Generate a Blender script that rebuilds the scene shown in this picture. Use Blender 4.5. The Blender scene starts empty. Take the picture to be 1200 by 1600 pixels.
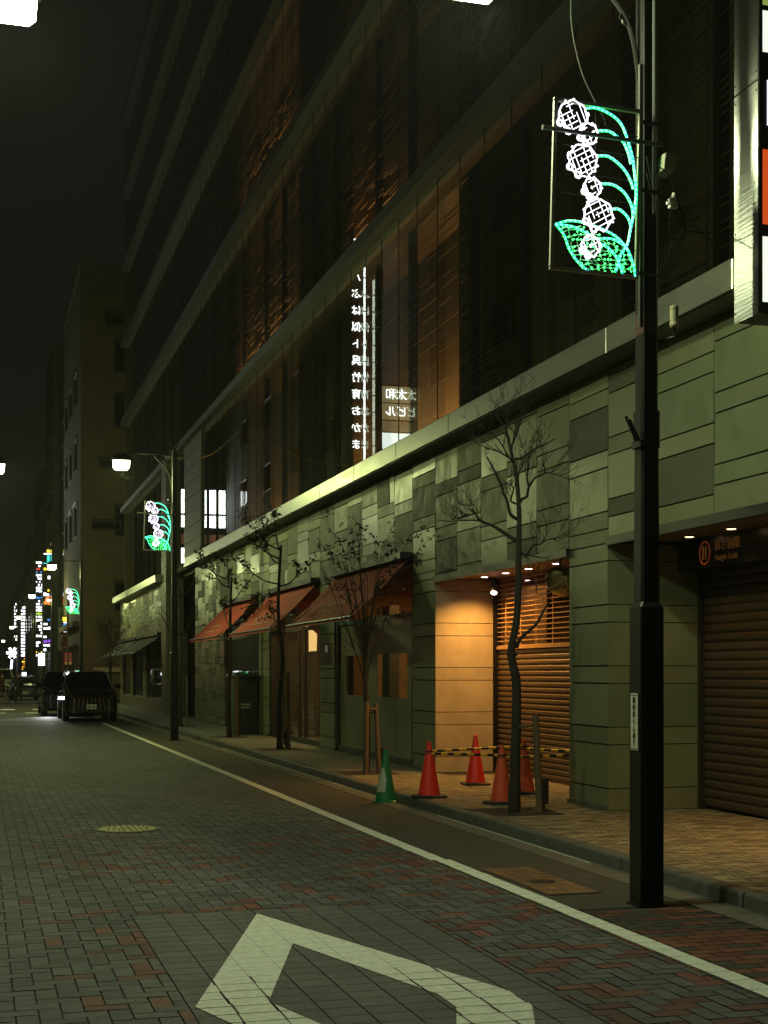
import bpy, math, random
from mathutils import Vector, Matrix
R = math.radians
rnd = random.Random(7)
sc = bpy.context.scene
COL = sc.collection

# ------------------------------------------------------------------ camera
F_PX, YAW = 2200.0, math.atan2(635.0, 2200.0)
cam_d = bpy.data.cameras.new('camera')
cam = bpy.data.objects.new('camera', cam_d)
COL.objects.link(cam)
cam.location = (0, 0, 1.7)
cam.rotation_euler = (R(90), 0, -YAW)
cam_d.sensor_fit = 'VERTICAL'
cam_d.sensor_height = 36
cam_d.lens = 36 * F_PX / 1600
cam_d.shift_y = 250 / 1600
cam_d.clip_start, cam_d.clip_end = 0.05, 1500
sc.camera = cam

# ------------------------------------------------------------------ sky and exposure
w = bpy.data.worlds.new('World')
sc.world = w
w.use_nodes = True
nt = w.node_tree
nt.nodes.clear()
o_ = nt.nodes.new('ShaderNodeOutputWorld')
sky = nt.nodes.new('ShaderNodeTexSky')
sky.sky_type = 'NISHITA'
sky.sun_disc = False
sky.sun_elevation = R(-5)
sky.sun_rotation = R(200)
bg1 = nt.nodes.new('ShaderNodeBackground')
bg1.inputs['Strength'].default_value = 0.01
nt.links.new(sky.outputs[0], bg1.inputs['Color'])
bg2 = nt.nodes.new('ShaderNodeBackground')            # the city's own glow on the night sky
bg2.inputs['Color'].default_value = (0.0036, 0.0042, 0.0032, 1)
bg2.inputs['Strength'].default_value = 1.0
ad = nt.nodes.new('ShaderNodeAddShader')
nt.links.new(bg1.outputs[0], ad.inputs[0])
nt.links.new(bg2.outputs[0], ad.inputs[1])
nt.links.new(ad.outputs[0], o_.inputs['Surface'])
vs = sc.view_settings
vs.view_transform = 'Standard'
vs.look = 'None'
vs.exposure = 0.0
vs.gamma = 1.0
sc.cycles.max_bounces = 6
sc.cycles.diffuse_bounces = 2
sc.cycles.glossy_bounces = 3
sc.cycles.transparent_max_bounces = 10
sc.cycles.sample_clamp_indirect = 3.0
sc.cycles.sample_clamp_direct = 0.0
sc.cycles.caustics_reflective = False
sc.cycles.caustics_refractive = False
sc.cycles.use_denoising = True

LAMP_W = 360.0                      # watts of one street lamp
LAMP_C = (0.88, 1.0, 0.36)
NEAR_C = (0.9, 1.0, 0.60)

# ------------------------------------------------------------------ mesh helpers
class MB:
    def __init__(s):
        s.v, s.f, s.m, s.c = [], [], [], []
    def face(s, pts, mi=0, col=None):
        b = len(s.v)
        s.v += [tuple(p) for p in pts]
        s.f.append(tuple(range(b, b + len(pts))))
        s.m.append(mi)
        s.c.append(col or (1, 1, 1, 1))
        return s
    def idx(s, pts, faces, mi=0, col=None):
        b = len(s.v)
        s.v += [tuple(p) for p in pts]
        for f in faces:
            s.f.append(tuple(b + i for i in f))
            s.m.append(mi)
            s.c.append(col or (1, 1, 1, 1))
        return s
    def box(s, x0, x1, y0, y1, z0, z1, mi=0, col=None):
        if x0 > x1: x0, x1 = x1, x0
        if y0 > y1: y0, y1 = y1, y0
        if z0 > z1: z0, z1 = z1, z0
        p = [(x0, y0, z0), (x1, y0, z0), (x1, y1, z0), (x0, y1, z0), (x0, y0, z1), (x1, y0, z1), (x1, y1, z1), (x0, y1, z1)]
        return s.idx(p, [(3, 2, 1, 0), (4, 5, 6, 7), (0, 1, 5, 4), (1, 2, 6, 5), (2, 3, 7, 6), (3, 0, 4, 7)], mi, col)
    def bevbox(s, x0, x1, y0, y1, z0, z1, b=0.02, mi=0):
        # box with chamfered vertical edges and top rim
        ring = lambda d, z: [(x0 + d + b, y0 + d, z), (x1 - d - b, y0 + d, z), (x1 - d, y0 + d + b, z), (x1 - d, y1 - d - b, z),
                             (x1 - d - b, y1 - d, z), (x0 + d + b, y1 - d, z), (x0 + d, y1 - d - b, z), (x0 + d, y0 + d + b, z)]
        return s.loft([ring(0, z0), ring(0, z1 - b), ring(b * .7, z1)], mi=mi)
    def loft(s, rings, mi=0, cap=True, col=None):
        n = len(rings[0])
        b = len(s.v)
        for r in rings: s.v += [tuple(p) for p in r]
        for k in range(len(rings) - 1):
            for i in range(n):
                j = (i + 1) % n
                s.f.append((b + k * n + i, b + k * n + j, b + (k + 1) * n + j, b + (k + 1) * n + i))
                s.m.append(mi); s.c.append(col or (1, 1, 1, 1))
        if cap:
            s.f.append(tuple(b + i for i in reversed(range(n)))); s.m.append(mi); s.c.append(col or (1, 1, 1, 1))
            e = b + (len(rings) - 1) * n
            s.f.append(tuple(e + i for i in range(n))); s.m.append(mi); s.c.append(col or (1, 1, 1, 1))
        return s
    def tube(s, path, r, n=7, mi=0, cap=True, col=None):
        P = [Vector(p) for p in path]
        rr = r if isinstance(r, (list, tuple)) else [r] * len(P)
        rings = []
        up = None
        for i, p in enumerate(P):
            d = (P[min(i + 1, len(P) - 1)] - P[max(i - 1, 0)])
            if d.length < 1e-9: d = Vector((0, 0, 1))
            d.normalize()
            if up is None:
                up = Vector((0, 0, 1)) if abs(d.z) < .9 else Vector((1, 0, 0))
            a = d.cross(up)
            if a.length < 1e-6: a = d.cross(Vector((0, 1, 0)))
            a.normalize()
            bb = d.cross(a).normalized()
            up = -bb if False else up
            rings.append([p + (a * math.cos(2 * math.pi * k / n) + bb * math.sin(2 * math.pi * k / n)) * rr[i] for k in range(n)])
        return s.loft(rings, mi, cap, col)
    def lathe(s, c, prof, n=20, mi=0):
        rings = [[(c[0] + r * math.cos(2 * math.pi * k / n), c[1] + r * math.sin(2 * math.pi * k / n), c[2] + z) for k in range(n)] for r, z in prof]
        return s.loft(rings, mi)
    def octa(s, c, r, mi=0):
        x, y, z = c
        return s.idx([(x + r, y, z), (x - r, y, z), (x, y + r, z), (x, y - r, z), (x, y, z + r), (x, y, z - r)],
                     [(0, 2, 4), (2, 1, 4), (1, 3, 4), (3, 0, 4), (2, 0, 5), (1, 2, 5), (3, 1, 5), (0, 3, 5)], mi)
    def build(s, name, mats, parent=None, smooth=False, local=False):
        me = bpy.data.meshes.new(name)
        off = Vector((0, 0, 0))
        if parent is not None and not local:
            q = parent
            while q is not None:
                off += q.location
                q = q.parent
        me.from_pydata([(a[0] - off.x, a[1] - off.y, a[2] - off.z) for a in s.v], [], s.f)
        for m in (mats if isinstance(mats, (list, tuple)) else [mats]): me.materials.append(m)
        me.polygons.foreach_set('material_index', s.m)
        if smooth: me.polygons.foreach_set('use_smooth', [True] * len(s.f))
        if any(c != (1, 1, 1, 1) for c in s.c):
            at = me.color_attributes.new('Col', 'FLOAT_COLOR', 'CORNER')
            d = []
            for f, c in zip(s.f, s.c): d += list(c) * len(f)
            at.data.foreach_set('color', d)
        me.update()
        o = bpy.data.objects.new(name, me)
        COL.objects.link(o)
        if parent is not None: o.parent = parent
        return o

def tag(o, label=None, cat=None, group=None, kind=None):
    if label: o['label'] = label
    if cat: o['category'] = cat
    if group: o['group'] = group
    if kind: o['kind'] = kind
    return o

def thing(name, loc, label, cat, group=None):
    o = bpy.data.objects.new(name, None)
    COL.objects.link(o)
    o.location = loc
    o.empty_display_size = .2
    return tag(o, label, cat, group)

def copy_tree(o, loc, label, parent=None):
    c = o.copy()
    COL.objects.link(c)
    if parent is not None: c.parent = parent
    if loc is not None: c.location = loc
    if label: c['label'] = label
    for ch in list(o.children):
        copy_tree(ch, None, None, c)
    return c

def smoothpath(pts, k=6):
    # Catmull-Rom through the points
    P = [Vector(p) for p in pts]
    out = []
    for i in range(len(P) - 1):
        a, b, c, d = P[max(i - 1, 0)], P[i], P[i + 1], P[min(i + 2, len(P) - 1)]
        for j in range(k):
            t = j / k
            out.append(.5 * ((2 * b) + (c - a) * t + (2 * a - 5 * b + 4 * c - d) * t * t + (3 * b - a - 3 * c + d) * t ** 3))
    out.append(P[-1])
    return out

# ------------------------------------------------------------------ material helpers
def M(name, col, rough=.6, metal=0.0, var=.18, scale=6.0, bump=0.0, bscale=60.0, attr=False, emit=0.0, spec=.5, coat=0.0, stretch=(1, 1, 1), rvar=0.0):
    m = bpy.data.materials.new(name)
    m.use_nodes = True
    t = m.node_tree
    N, L = t.nodes, t.links
    b = N['Principled BSDF']
    b.inputs['Roughness'].default_value = rough
    b.inputs['Metallic'].default_value = metal
    b.inputs['Specular IOR Level'].default_value = spec
    b.inputs['Coat Weight'].default_value = coat
    b.inputs['Base Color'].default_value = (*col, 1)
    tc = N.new('ShaderNodeTexCoord')
    mp = N.new('ShaderNodeMapping')
    mp.inputs['Scale'].default_value = stretch
    L.new(tc.outputs['Object'], mp.inputs['Vector'])
    if var > 0 or attr:
        no = N.new('ShaderNodeTexNoise')
        no.inputs['Scale'].default_value = scale
        no.inputs['Detail'].default_value = 8
        no.inputs['Roughness'].default_value = .65
        L.new(mp.outputs[0], no.inputs['Vector'])
        mr = N.new('ShaderNodeMapRange')
        mr.inputs['From Min'].default_value = .25
        mr.inputs['From Max'].default_value = .75
        mr.inputs['To Min'].default_value = 1 - var
        mr.inputs['To Max'].default_value = 1 + var
        L.new(no.outputs['Fac'], mr.inputs['Value'])
        mx = N.new('ShaderNodeMix')
        mx.data_type = 'RGBA'
        mx.blend_type = 'MULTIPLY'
        mx.inputs['Factor'].default_value = 1
        mx.inputs['A'].default_value = (*col, 1)
        if attr:
            at = N.new('ShaderNodeAttribute')
            at.attribute_name = 'Col'
            L.new(at.outputs['Color'], mx.inputs['A'])
            if attr == 'rough':              # honed and polished patches within one slab
                ra = N.new('ShaderNodeMath'); ra.operation = 'MULTIPLY'
                rm = N.new('ShaderNodeMapRange'); rm.inputs['From Min'].default_value = .3; rm.inputs['From Max'].default_value = .7
                rm.inputs['To Min'].default_value = .82; rm.inputs['To Max'].default_value = 1.18
                L.new(no.outputs['Fac'], rm.inputs['Value']); L.new(rm.outputs[0], ra.inputs[0]); L.new(at.outputs['Alpha'], ra.inputs[1])
                L.new(ra.outputs[0], b.inputs['Roughness'])
            if attr == 'worn':               # broad stains and tyre tracks over the paving
                n3 = N.new('ShaderNodeTexNoise'); n3.inputs['Scale'].default_value = .55; n3.inputs['Detail'].default_value = 6
                mp3 = N.new('ShaderNodeMapping'); mp3.inputs['Scale'].default_value = (1.6, .5, 1)
                L.new(tc.outputs['Object'], mp3.inputs[0]); L.new(mp3.outputs[0], n3.inputs['Vector'])
                r3 = N.new('ShaderNodeMapRange'); r3.inputs['From Min'].default_value = .32; r3.inputs['From Max'].default_value = .68
                r3.inputs['To Min'].default_value = .68; r3.inputs['To Max'].default_value = 1.2
                L.new(n3.outputs['Fac'], r3.inputs['Value'])
                m3 = N.new('ShaderNodeMix'); m3.data_type = 'RGBA'; m3.blend_type = 'MULTIPLY'; m3.inputs['Factor'].default_value = 1
                L.new(at.outputs['Color'], m3.inputs['A']); L.new(r3.outputs[0], m3.inputs['B'])
                L.new(m3.outputs['Result'], mx.inputs['A'])
        L.new(mr.outputs[0], mx.inputs['B'])
        L.new(mx.outputs['Result'], b.inputs['Base Color'])
        if rvar:
            m2 = N.new('ShaderNodeMapRange')
            m2.inputs['From Min'].default_value = .3
            m2.inputs['From Max'].default_value = .7
            m2.inputs['To Min'].default_value = rough - rvar
            m2.inputs['To Max'].default_value = rough + rvar
            L.new(no.outputs['Fac'], m2.inputs['Value'])
            L.new(m2.outputs[0], b.inputs['Roughness'])
    if bump:
        n2 = N.new('ShaderNodeTexNoise')
        n2.inputs['Scale'].default_value = bscale
        n2.inputs['Detail'].default_value = 5
        L.new(mp.outputs[0], n2.inputs['Vector'])
        bu = N.new('ShaderNodeBump')
        bu.inputs['Strength'].default_value = bump
        bu.inputs['Distance'].default_value = .02
        L.new(n2.outputs['Fac'], bu.inputs['Height'])
        L.new(bu.outputs[0], b.inputs['Normal'])
    if emit:
        b.inputs['Emission Color'].default_value = (*col, 1)
        b.inputs['Emission Strength'].default_value = emit
    return m

def E(name, col, strength):
    m = bpy.data.materials.new(name)
    m.use_nodes = True
    b = m.node_tree.nodes['Principled BSDF']
    b.inputs['Base Color'].default_value = (.5, .5, .5, 1)
    b.inputs['Roughness'].default_value = .4
    b.inputs['Emission Color'].default_value = (*col, 1)
    b.inputs['Emission Strength'].default_value = strength
    return m

def glass(name, tint=(.75, .8, .75), rough=0.0, wob=0.0):
    m = bpy.data.materials.new(name)
    m.use_nodes = True
    t = m.node_tree
    N, L = t.nodes, t.links
    N.clear()
    out = N.new('ShaderNodeOutputMaterial')
    tr = N.new('ShaderNodeBsdfTransparent')
    tr.inputs['Color'].default_value = (*tint, 1)
    gl = N.new('ShaderNodeBsdfGlossy')
    gl.inputs['Roughness'].default_value = rough
    gl.inputs['Color'].default_value = (.95, 1, .97, 1)
    fr = N.new('ShaderNodeFresnel')
    ge = N.new('ShaderNodeNewGeometry')             # one thin sheet: the same reflection from both sides
    io = N.new('ShaderNodeMapRange')
    io.inputs['To Min'].default_value = 1.5
    io.inputs['To Max'].default_value = 1 / 1.5
    L.new(ge.outputs['Backfacing'], io.inputs['Value'])
    L.new(io.outputs[0], fr.inputs['IOR'])
    mx = N.new('ShaderNodeMixShader')
    L.new(fr.outputs[0], mx.inputs[0])
    L.new(tr.outputs[0], mx.inputs[1])
    L.new(gl.outputs[0], mx.inputs[2])
    L.new(mx.outputs[0], out.inputs['Surface'])
    if wob:
        tc = N.new('ShaderNodeTexCoord')
        no = N.new('ShaderNodeTexNoise')
        no.inputs['Scale'].default_value = .8
        no.inputs['Detail'].default_value = 1
        L.new(tc.outputs['Object'], no.inputs['Vector'])
        bu = N.new('ShaderNodeBump')
        bu.inputs['Strength'].default_value = wob
        bu.inputs['Distance'].default_value = .05
        L.new(no.outputs['Fac'], bu.inputs['Height'])
        L.new(bu.outputs[0], gl.inputs['Normal'])
    return m

def text_mesh(s, size, mat, name, parent, place, align='CENTER', depth=.003):
    # place: 4x4 matrix carrying text (x right, y up) into the world
    c = bpy.data.curves.new(name, 'FONT')
    c.body = s
    c.size = size
    c.extrude = depth
    c.align_x = align
    c.align_y = 'CENTER'
    c.resolution_u = 3
    o = bpy.data.objects.new(name, c)
    COL.objects.link(o)
    dg = bpy.context.evaluated_depsgraph_get()
    me = bpy.data.meshes.new_from_object(o.evaluated_get(dg))
    bpy.data.objects.remove(o)
    off = Vector((0, 0, 0))
    q = parent
    while q is not None:
        off += q.location
        q = q.parent
    me.transform(Matrix.Translation(-off) @ place)
    me.materials.clear()
    me.materials.append(mat)
    ob = bpy.data.objects.new(name, me)
    COL.objects.link(ob)
    ob.parent = parent
    return ob

def face_minus_x(x, y, z):   # lettering that is read from the street, looking along +X
    return Matrix(((0, 0, -1, x), (-1, 0, 0, y), (0, 1, 0, z), (0, 0, 0, 1)))
def face_minus_y(x, y, z):   # lettering that faces down the street towards -Y
    return Matrix(((1, 0, 0, x), (0, 0, -1, y), (0, 1, 0, z), (0, 0, 0, 1)))

# ------------------------------------------------------------------ materials
m_brick = M('paving_brick', (.1, .1, .1), .72, attr='worn', var=.28, scale=14, bump=.25, bscale=70)
m_joint = M('paving_joint', (.022, .022, .02), .9, var=.3, scale=9)
m_asph = M('asphalt', (.06, .052, .04), .85, var=.35, scale=3.0, bump=.5, bscale=220)
m_conc = M('gutter_concrete', (.1, .1, .085), .8, var=.3, scale=4, bump=.2, bscale=90)
m_kerb = M('kerb_stone', (.085, .085, .075), .7, var=.35, scale=7, bump=.35, bscale=110)
m_sett = M('pavement_sett', (.2, .18, .12), .75, attr=True, var=.35, scale=11, bump=.4, bscale=50)
m_slab = M('pavement_slab', (.13, .135, .12), .7, attr=True, var=.22, scale=5, bump=.15, bscale=120)
m_stone = M('stone_cladding', (.3, .3, .22), .4, attr='rough', var=.15, scale=4.0, bump=.06, bscale=22, stretch=(1, 1.2, .8))
m_dark = M('dark_metal', (.02, .02, .019), .42, var=.25, scale=5)
m_black = M('black_recess', (.006, .006, .006), .8, var=0)
m_corn = M('cornice_metal', (.3, .32, .25), .38, metal=.55, var=.12, scale=2.0, rvar=.08, stretch=(1, 1, 4))
m_band = M('band_metal', (.045, .054, .05), .6, metal=.3, var=.14, scale=2.0)
m_pole = M('pole_paint', (.011, .01, .009), .45, var=.4, scale=9, bump=.06, bscale=60, spec=.35)
m_polegrey = M('pole_galvanised', (.1, .11, .1), .4, metal=.5, var=.3, scale=12)
m_rust = M('pole_rust', (.05, .018, .011), .6, var=.5, scale=14, bump=.2, bscale=60)
m_glass = glass('window_glass', (.6, .63, .57), 0.0, .0)
m_glass_in = glass('inner_glass', (.85, .88, .82))
m_shopglass = glass('shop_glass', (.75, .78, .7), 0.012, .02)
m_slat = M('louvre_slat', (.11, .078, .048), .55, var=.35, scale=6)
m_wood = M('screen_board', (.07, .048, .03), .6, var=.45, scale=3, stretch=(1, 6, .4))
m_fin = M('mullion_metal', (.005, .005, .005), .85, spec=.1, var=.2)
m_gshutter = M('garage_shutter_metal', (.075, .052, .033), .45, metal=.3, var=.25, scale=4, stretch=(1, 1, 6))
m_shutter = M('shutter_metal', (.11, .078, .05), .42, metal=.35, var=.22, scale=4, stretch=(1, 1, 6))
m_red = M('awning_cloth', (.48, .075, .042), .85, var=.18, scale=3, bump=.12, bscale=160)
m_olive = M('olive_awning_cloth', (.045, .045, .033), .85, var=.3, scale=3, bump=.2, bscale=90)
m_letter = M('awning_letter', (.8, .62, .52), .8, var=.2)
m_frost = M('frosted_film', (.2, .22, .14), .4, var=.12, scale=1.5, stretch=(1, 3, .6))
m_cone_red = M('cone_plastic', (.82, .035, .014), .4, var=.18, scale=9)
m_cone_orange = M('faded_cone_plastic', (.58, .075, .025), .5, var=.25, scale=9)
m_cone_green = M('green_cone_plastic', (.012, .17, .055), .4, var=.25, scale=9)
m_rubber = M('rubber', (.018, .018, .017), .75, var=.3)
m_yel = M('bar_yellow', (.75, .42, .02), .45, var=.15)
m_blk = M('bar_black', (.015, .015, .015), .5, var=.1)
m_white = M('road_paint', (.7, .73, .64), .62, var=.24, scale=22, bump=.2, bscale=160)
m_bark = M('bark', (.024, .021, .015), .9, var=.5, scale=16, bump=.6, bscale=45, stretch=(1, 1, .35))
m_twig = M('twig_bark', (.022, .019, .014), .9, var=.3, scale=20)
m_leaf = M('dry_leaf', (.035, .026, .013), .7, var=.5, scale=30)
m_stake = M('stake_wood', (.1, .075, .043), .8, var=.35, scale=9, stretch=(1, 1, .2))
m_carpaint = M('car_paint', (.003, .003, .0035), .08, var=0, coat=.8)
m_carblue = M('blue_car_paint', (.02, .03, .055), .2, var=0, coat=.6)
m_carglass = M('car_glass', (.004, .005, .005), .06, var=0, spec=.7)
m_tyre = M('tyre', (.012, .012, .012), .85, var=0)
m_chrome = M('chrome', (.6, .6, .58), .18, metal=1, var=0)
m_plate = M('number_plate', (.7, .7, .6), .6, var=0)
m_plinth = M('plinth_stone', (.1, .1, .085), .5, var=.25, scale=6)
m_brown = M('brown_render', (.125, .097, .066), .85, var=.25, scale=.8, bump=.1, bscale=30)
m_dkwall = M('dark_wall', (.07, .068, .06), .85, var=.3, scale=.6)
m_greywall = M('grey_wall', (.12, .12, .105), .85, var=.25, scale=.6)
m_skin = M('skin', (.42, .28, .2), .55, var=.05)
m_coat = M('dark_cloth', (.012, .012, .013), .9, var=.2)
m_maroon = M('maroon_cloth', (.035, .016, .015), .9, var=.2)
m_beige = M('beige_cloth', (.2, .14, .09), .9, var=.2)
m_hair = M('hair', (.012, .01, .009), .6, var=0)
m_signpale = M('sign_plate', (.62, .64, .5), .5, var=.06)
m_ink = M('ink', (.01, .01, .01), .6, var=0)
m_cable = M('cable_rubber', (.012, .014, .011), .9, var=.1, spec=.08)
m_boxpaint = M('transformer_paint', (.025, .05, .04), .45, var=.2)
e_lamp = E('lamp_glow', (1.0, .96, .62), 16)
e_white = E('led_white', (.92, .86, 1.0), 3.0)
e_cyan = E('led_cyan', (.13, 1.0, .84), 4.0)
e_blue = E('led_blue', (.02, .32, .6), .9)
e_green = E('rope_green', (.002, .6, .055), 7.0)
e_spring = E('led_green', (.03, 1.0, .12), 6.0)
e_down = E('downlight_glow', (1.0, .62, .62), 9)
e_downw = E('warm_downlight_glow', (1.0, .6, .3), 5)
e_sign = E('sign_white', (.9, 1.0, .82), 1.05)
e_signgreen = E('sign_lime', (.42, .55, .12), .55)
e_red = E('sign_red', (.72, .075, .01), .8)
e_neon = E('neon_white', (.95, 1, .97), 8.0)
e_tan = E('sign_tan', (.6, .48, .22), .9)
e_warm = E('warm_interior', (1.0, .42, .08), .55)

# ------------------------------------------------------------------ the ground
mb = MB(); mb.face([(-60, -40, -.03), (60, -40, -.03), (60, 340, -.03), (-60, 340, -.03)])
tag(mb.build('ground', m_asph), kind='structure')

def noise2(x, y, s):
    # smooth value noise
    def h(i, j):
        return random.Random(i * 7919 + j * 104729 + s * 31).random()
    i, j = math.floor(x), math.floor(y)
    u, v = x - i, y - j
    u, v = u * u * (3 - 2 * u), v * v * (3 - 2 * v)
    return (h(i, j) * (1 - u) + h(i + 1, j) * u) * (1 - v) + (h(i, j + 1) * (1 - u) + h(i + 1, j + 1) * u) * v

def brick_col(x, y, redzone):
    g = rnd.uniform(.066, .112)
    t = rnd.uniform(-.006, .006)
    c = (g + t, g, g - .002 - t)
    if redzone > 0:
        n = noise2(x * .8, y * .55, 3) * .6 + noise2(x * 2.1, y * 1.6, 5) * .4
        if rnd.random() < redzone * max(0, min(1, (n - .2) * 1.9)):
            r = rnd.uniform(.6, 1.15)
            c = (.15 * r, .058 * r, .045 * r)
    return (*c, 1)

def redness(x, y):
    a = max(0, min(1, (16.0 - y) / 3.5)) * max(0, min(1, (x - .2) / .9))
    return .52 * a

road = MB()
road.box(-1.5, 3.93, -14, 61.0, -.028, -.007, 0)
U = .112
g = .005
X0, X1, Y0, Y1 = -1.5, 3.93, -2.0, 61.0
nx, ny = int((X1 - X0) / U) + 1, int((Y1 - Y0) / U)
def inslab(x, y):
    return 1.03 < x < 2.93 and 3.9 < y < 9.92
for j in range(ny):
    for i in range(nx):
        k = (i - j) % 4
        x, y = X0 + i * U, Y0 + j * U
        if k == 0: a, b, c, d = x, x + 2 * U, y, y + U
        elif k == 2: a, b, c, d = x, x + U, y - U, y + U
        else: continue
        b = min(b, 3.93)
        if b - a < .03: continue
        mx_, my_ = (a + b) / 2, (c + d) / 2
        bits = [(a, b, c, d)]
        if 1.03 < b and a < 2.93 and 3.9 < d and c < 9.92:    # bricks are cut where they meet the slabs
            bits = [(a, min(b, 1.03), c, d), (max(a, 2.93), b, c, d), (max(a, 1.03), min(b, 2.93), c, min(d, 3.9)), (max(a, 1.03), min(b, 2.93), max(c, 9.92), d)]
        bits = [q for q in bits if q[1] - q[0] > .014 and q[3] - q[2] > .014]
        z = rnd.uniform(-.0012, .0012) if my_ < 26 else 0
        tz = rnd.uniform(-.0012, .0012) if my_ < 26 else 0
        bc_ = brick_col(mx_, my_, redness(mx_, my_))
        for a, b, c, d in bits:
            road.face([(a + g, c + g, z + tz), (b - g, c + g, z), (b - g, d - g, z - tz), (a + g, d - g, z)], 1, bc_)
# larger slabs round the diamond mark
for i in range(9):
    for j in range(36):
        a, c = 1.03 + i * .211, 3.9 + j * .1672
        q = rnd.uniform(.088, .112)
        road.face([(a + .004, c + .004, 0), (a + .207, c + .004, 0), (a + .207, c + .163, 0), (a + .004, c + .163, 0)], 1, (q, q, q * .93, 1))
tag(road.build('road', [m_joint, m_brick]), kind='structure')

# the shoulder outside the white line
sh = MB()
sh.box(3.93, 5.0, 9.3, 62, -.028, -.003, 0)
sh.box(3.93, 5.0, -14, 9.3, -.028, -.007, 1)
for j in range(int(11.3 / .112)):
    for i in range(5):
        a = 3.93 + i * .214 - (.107 if j % 2 else 0)
        c = -2 + j * .112
        a0, b0 = max(a, 3.93), min(a + .214, 5.0)
        if b0 - a0 < .02: continue
        n = noise2(a * 1.5, c * 1.5, 9)
        r = rnd.uniform(.6, 1.1)
        col = (.17 * r, .058 * r, .035 * r, 1) if rnd.random() < (.75 if n > .35 else .3) else (.06 * r, .055 * r, .045 * r, 1)
        sh.face([(a0 + g, c + g, -.001), (b0 - g, c + g, -.001), (b0 - g, c + .112 - g, -.001), (a0 + g, c + .112 - g, -.001)], 2, col)
tag(sh.build('road_shoulder', [m_asph, m_joint, m_brick]), kind='structure')
gu = MB()
y = -14
while y < 72:
    gu.box(5.0, 5.28, y + .004, y + .596, -.028, .004 if True else 0, 0)
    y += .6
gu.box(5.0, 5.28, -14, 72, -.028, -.004, 1)
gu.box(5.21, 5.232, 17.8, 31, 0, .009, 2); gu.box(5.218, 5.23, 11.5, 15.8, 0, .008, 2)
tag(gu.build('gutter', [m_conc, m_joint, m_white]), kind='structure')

# kerb: separate stones, each slightly out of line
kb = MB()
y = -14
while y < 72:
    dx, dz = rnd.uniform(-.006, .006), rnd.uniform(-.004, .004)
    x0, zt, b = 5.28 + dx, .12 + dz, .022
    ya, yb = y + .004, y + .996
    ring = lambda yy: [(x0, yy, -.03), (x0 + .006, yy, zt - b), (x0 + .012, yy, zt - b * .4), (x0 + b, yy, zt), (x0 + .15, yy, zt), (x0 + .15, yy, -.03)]
    kb.loft([ring(yb), ring(yb - .012), ring(ya + .012), ring(ya)])
    y += 1.0
tag(kb.build('kerb', m_kerb), kind='structure')

# pavement
pv = MB()
pv.box(5.43, 8.4, -14, 20.4, -.03, .111, 0)
nx = int(2.9 / .1)
yy = 4.0
row = 0
while yy < 20.4:
    a = 5.43 - (.1 if row % 2 else 0)
    while a < 8.35:
        a0, b0 = max(a, 5.43), min(a + .2, 8.4)
        if b0 - a0 > .03:
            r = rnd.uniform(.62, 1.25)
            z = .118 + rnd.uniform(-.002, .002)
            pv.face([(a0 + .005, yy + .005, z + rnd.uniform(-.002, .002)), (b0 - .005, yy + .005, z), (b0 - .005, yy + .098 - .005, z + rnd.uniform(-.002, .002)), (a0 + .005, yy + .098 - .005, z)], 1,
                    (.2 * r, .178 * r, .115 * r, 1))
        a += .2
    yy += .098
    row += 1
tag(pv.build('brick_pavement', [m_joint, m_sett]), kind='structure')
ps = MB()
ps.box(5.43, 8.4, 20.4, 72, -.03, .112, 0)
yy = 20.4
while yy < 72:
    for a in (5.43, 5.93, 6.43):
        r = rnd.uniform(.9, 1.08)
        ps.face([(a + .003, yy + .003, .118), (a + .497, yy + .003, .118), (a + .497, yy + .597, .118), (a + .003, yy + .597, .118)], 1, (.13 * r, .135 * r, .115 * r, 1))
    yy += .6
tag(ps.build('slab_pavement', [m_joint, m_slab]), kind='structure')
# far side of the street, left of the camera
lp = MB()
lp.box(-3.3, -1.73, -14, 72, -.03, .118, 0)
tag(lp.build('left_pavement', m_slab if False else m_conc), kind='structure')
lk = MB(); lk.box(-1.73, -1.58, -14, 72, -.03, .12, 0)
tag(lk.build('left_kerb', m_kerb), kind='structure')
# beyond the crossing
fr = MB(); fr.box(-1.2, 5.0, 80, 330, -.03, .002); tag(fr.build('far_road', m_asph), kind='structure')
fp = MB(); fp.box(5.0, 6.0, 80, 330, -.03, .12); tag(fp.build('far_pavement', m_conc), kind='structure')

# painted marks
pm = MB()
y = -3.0
while y < 47:                                    # the edge line, in strips broken at the joints of the paving
    l = .225 if y < 18 else .9
    e0, e1 = rnd.uniform(-.004, .004), rnd.uniform(-.004, .004)
    jog = .03 if y < 11.9 else 0.0
    pm.face([(3.93 + e0 + jog, y + .003, .0042), (4.075 + e1 + jog, y + .003, .0042), (4.075 + e1 + jog, y + l - .003, .0042), (3.93 + e0 + jog, y + l - .003, .0042)])
    y += l
tag(pm.build('edge_line', m_white), kind='structure')
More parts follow.
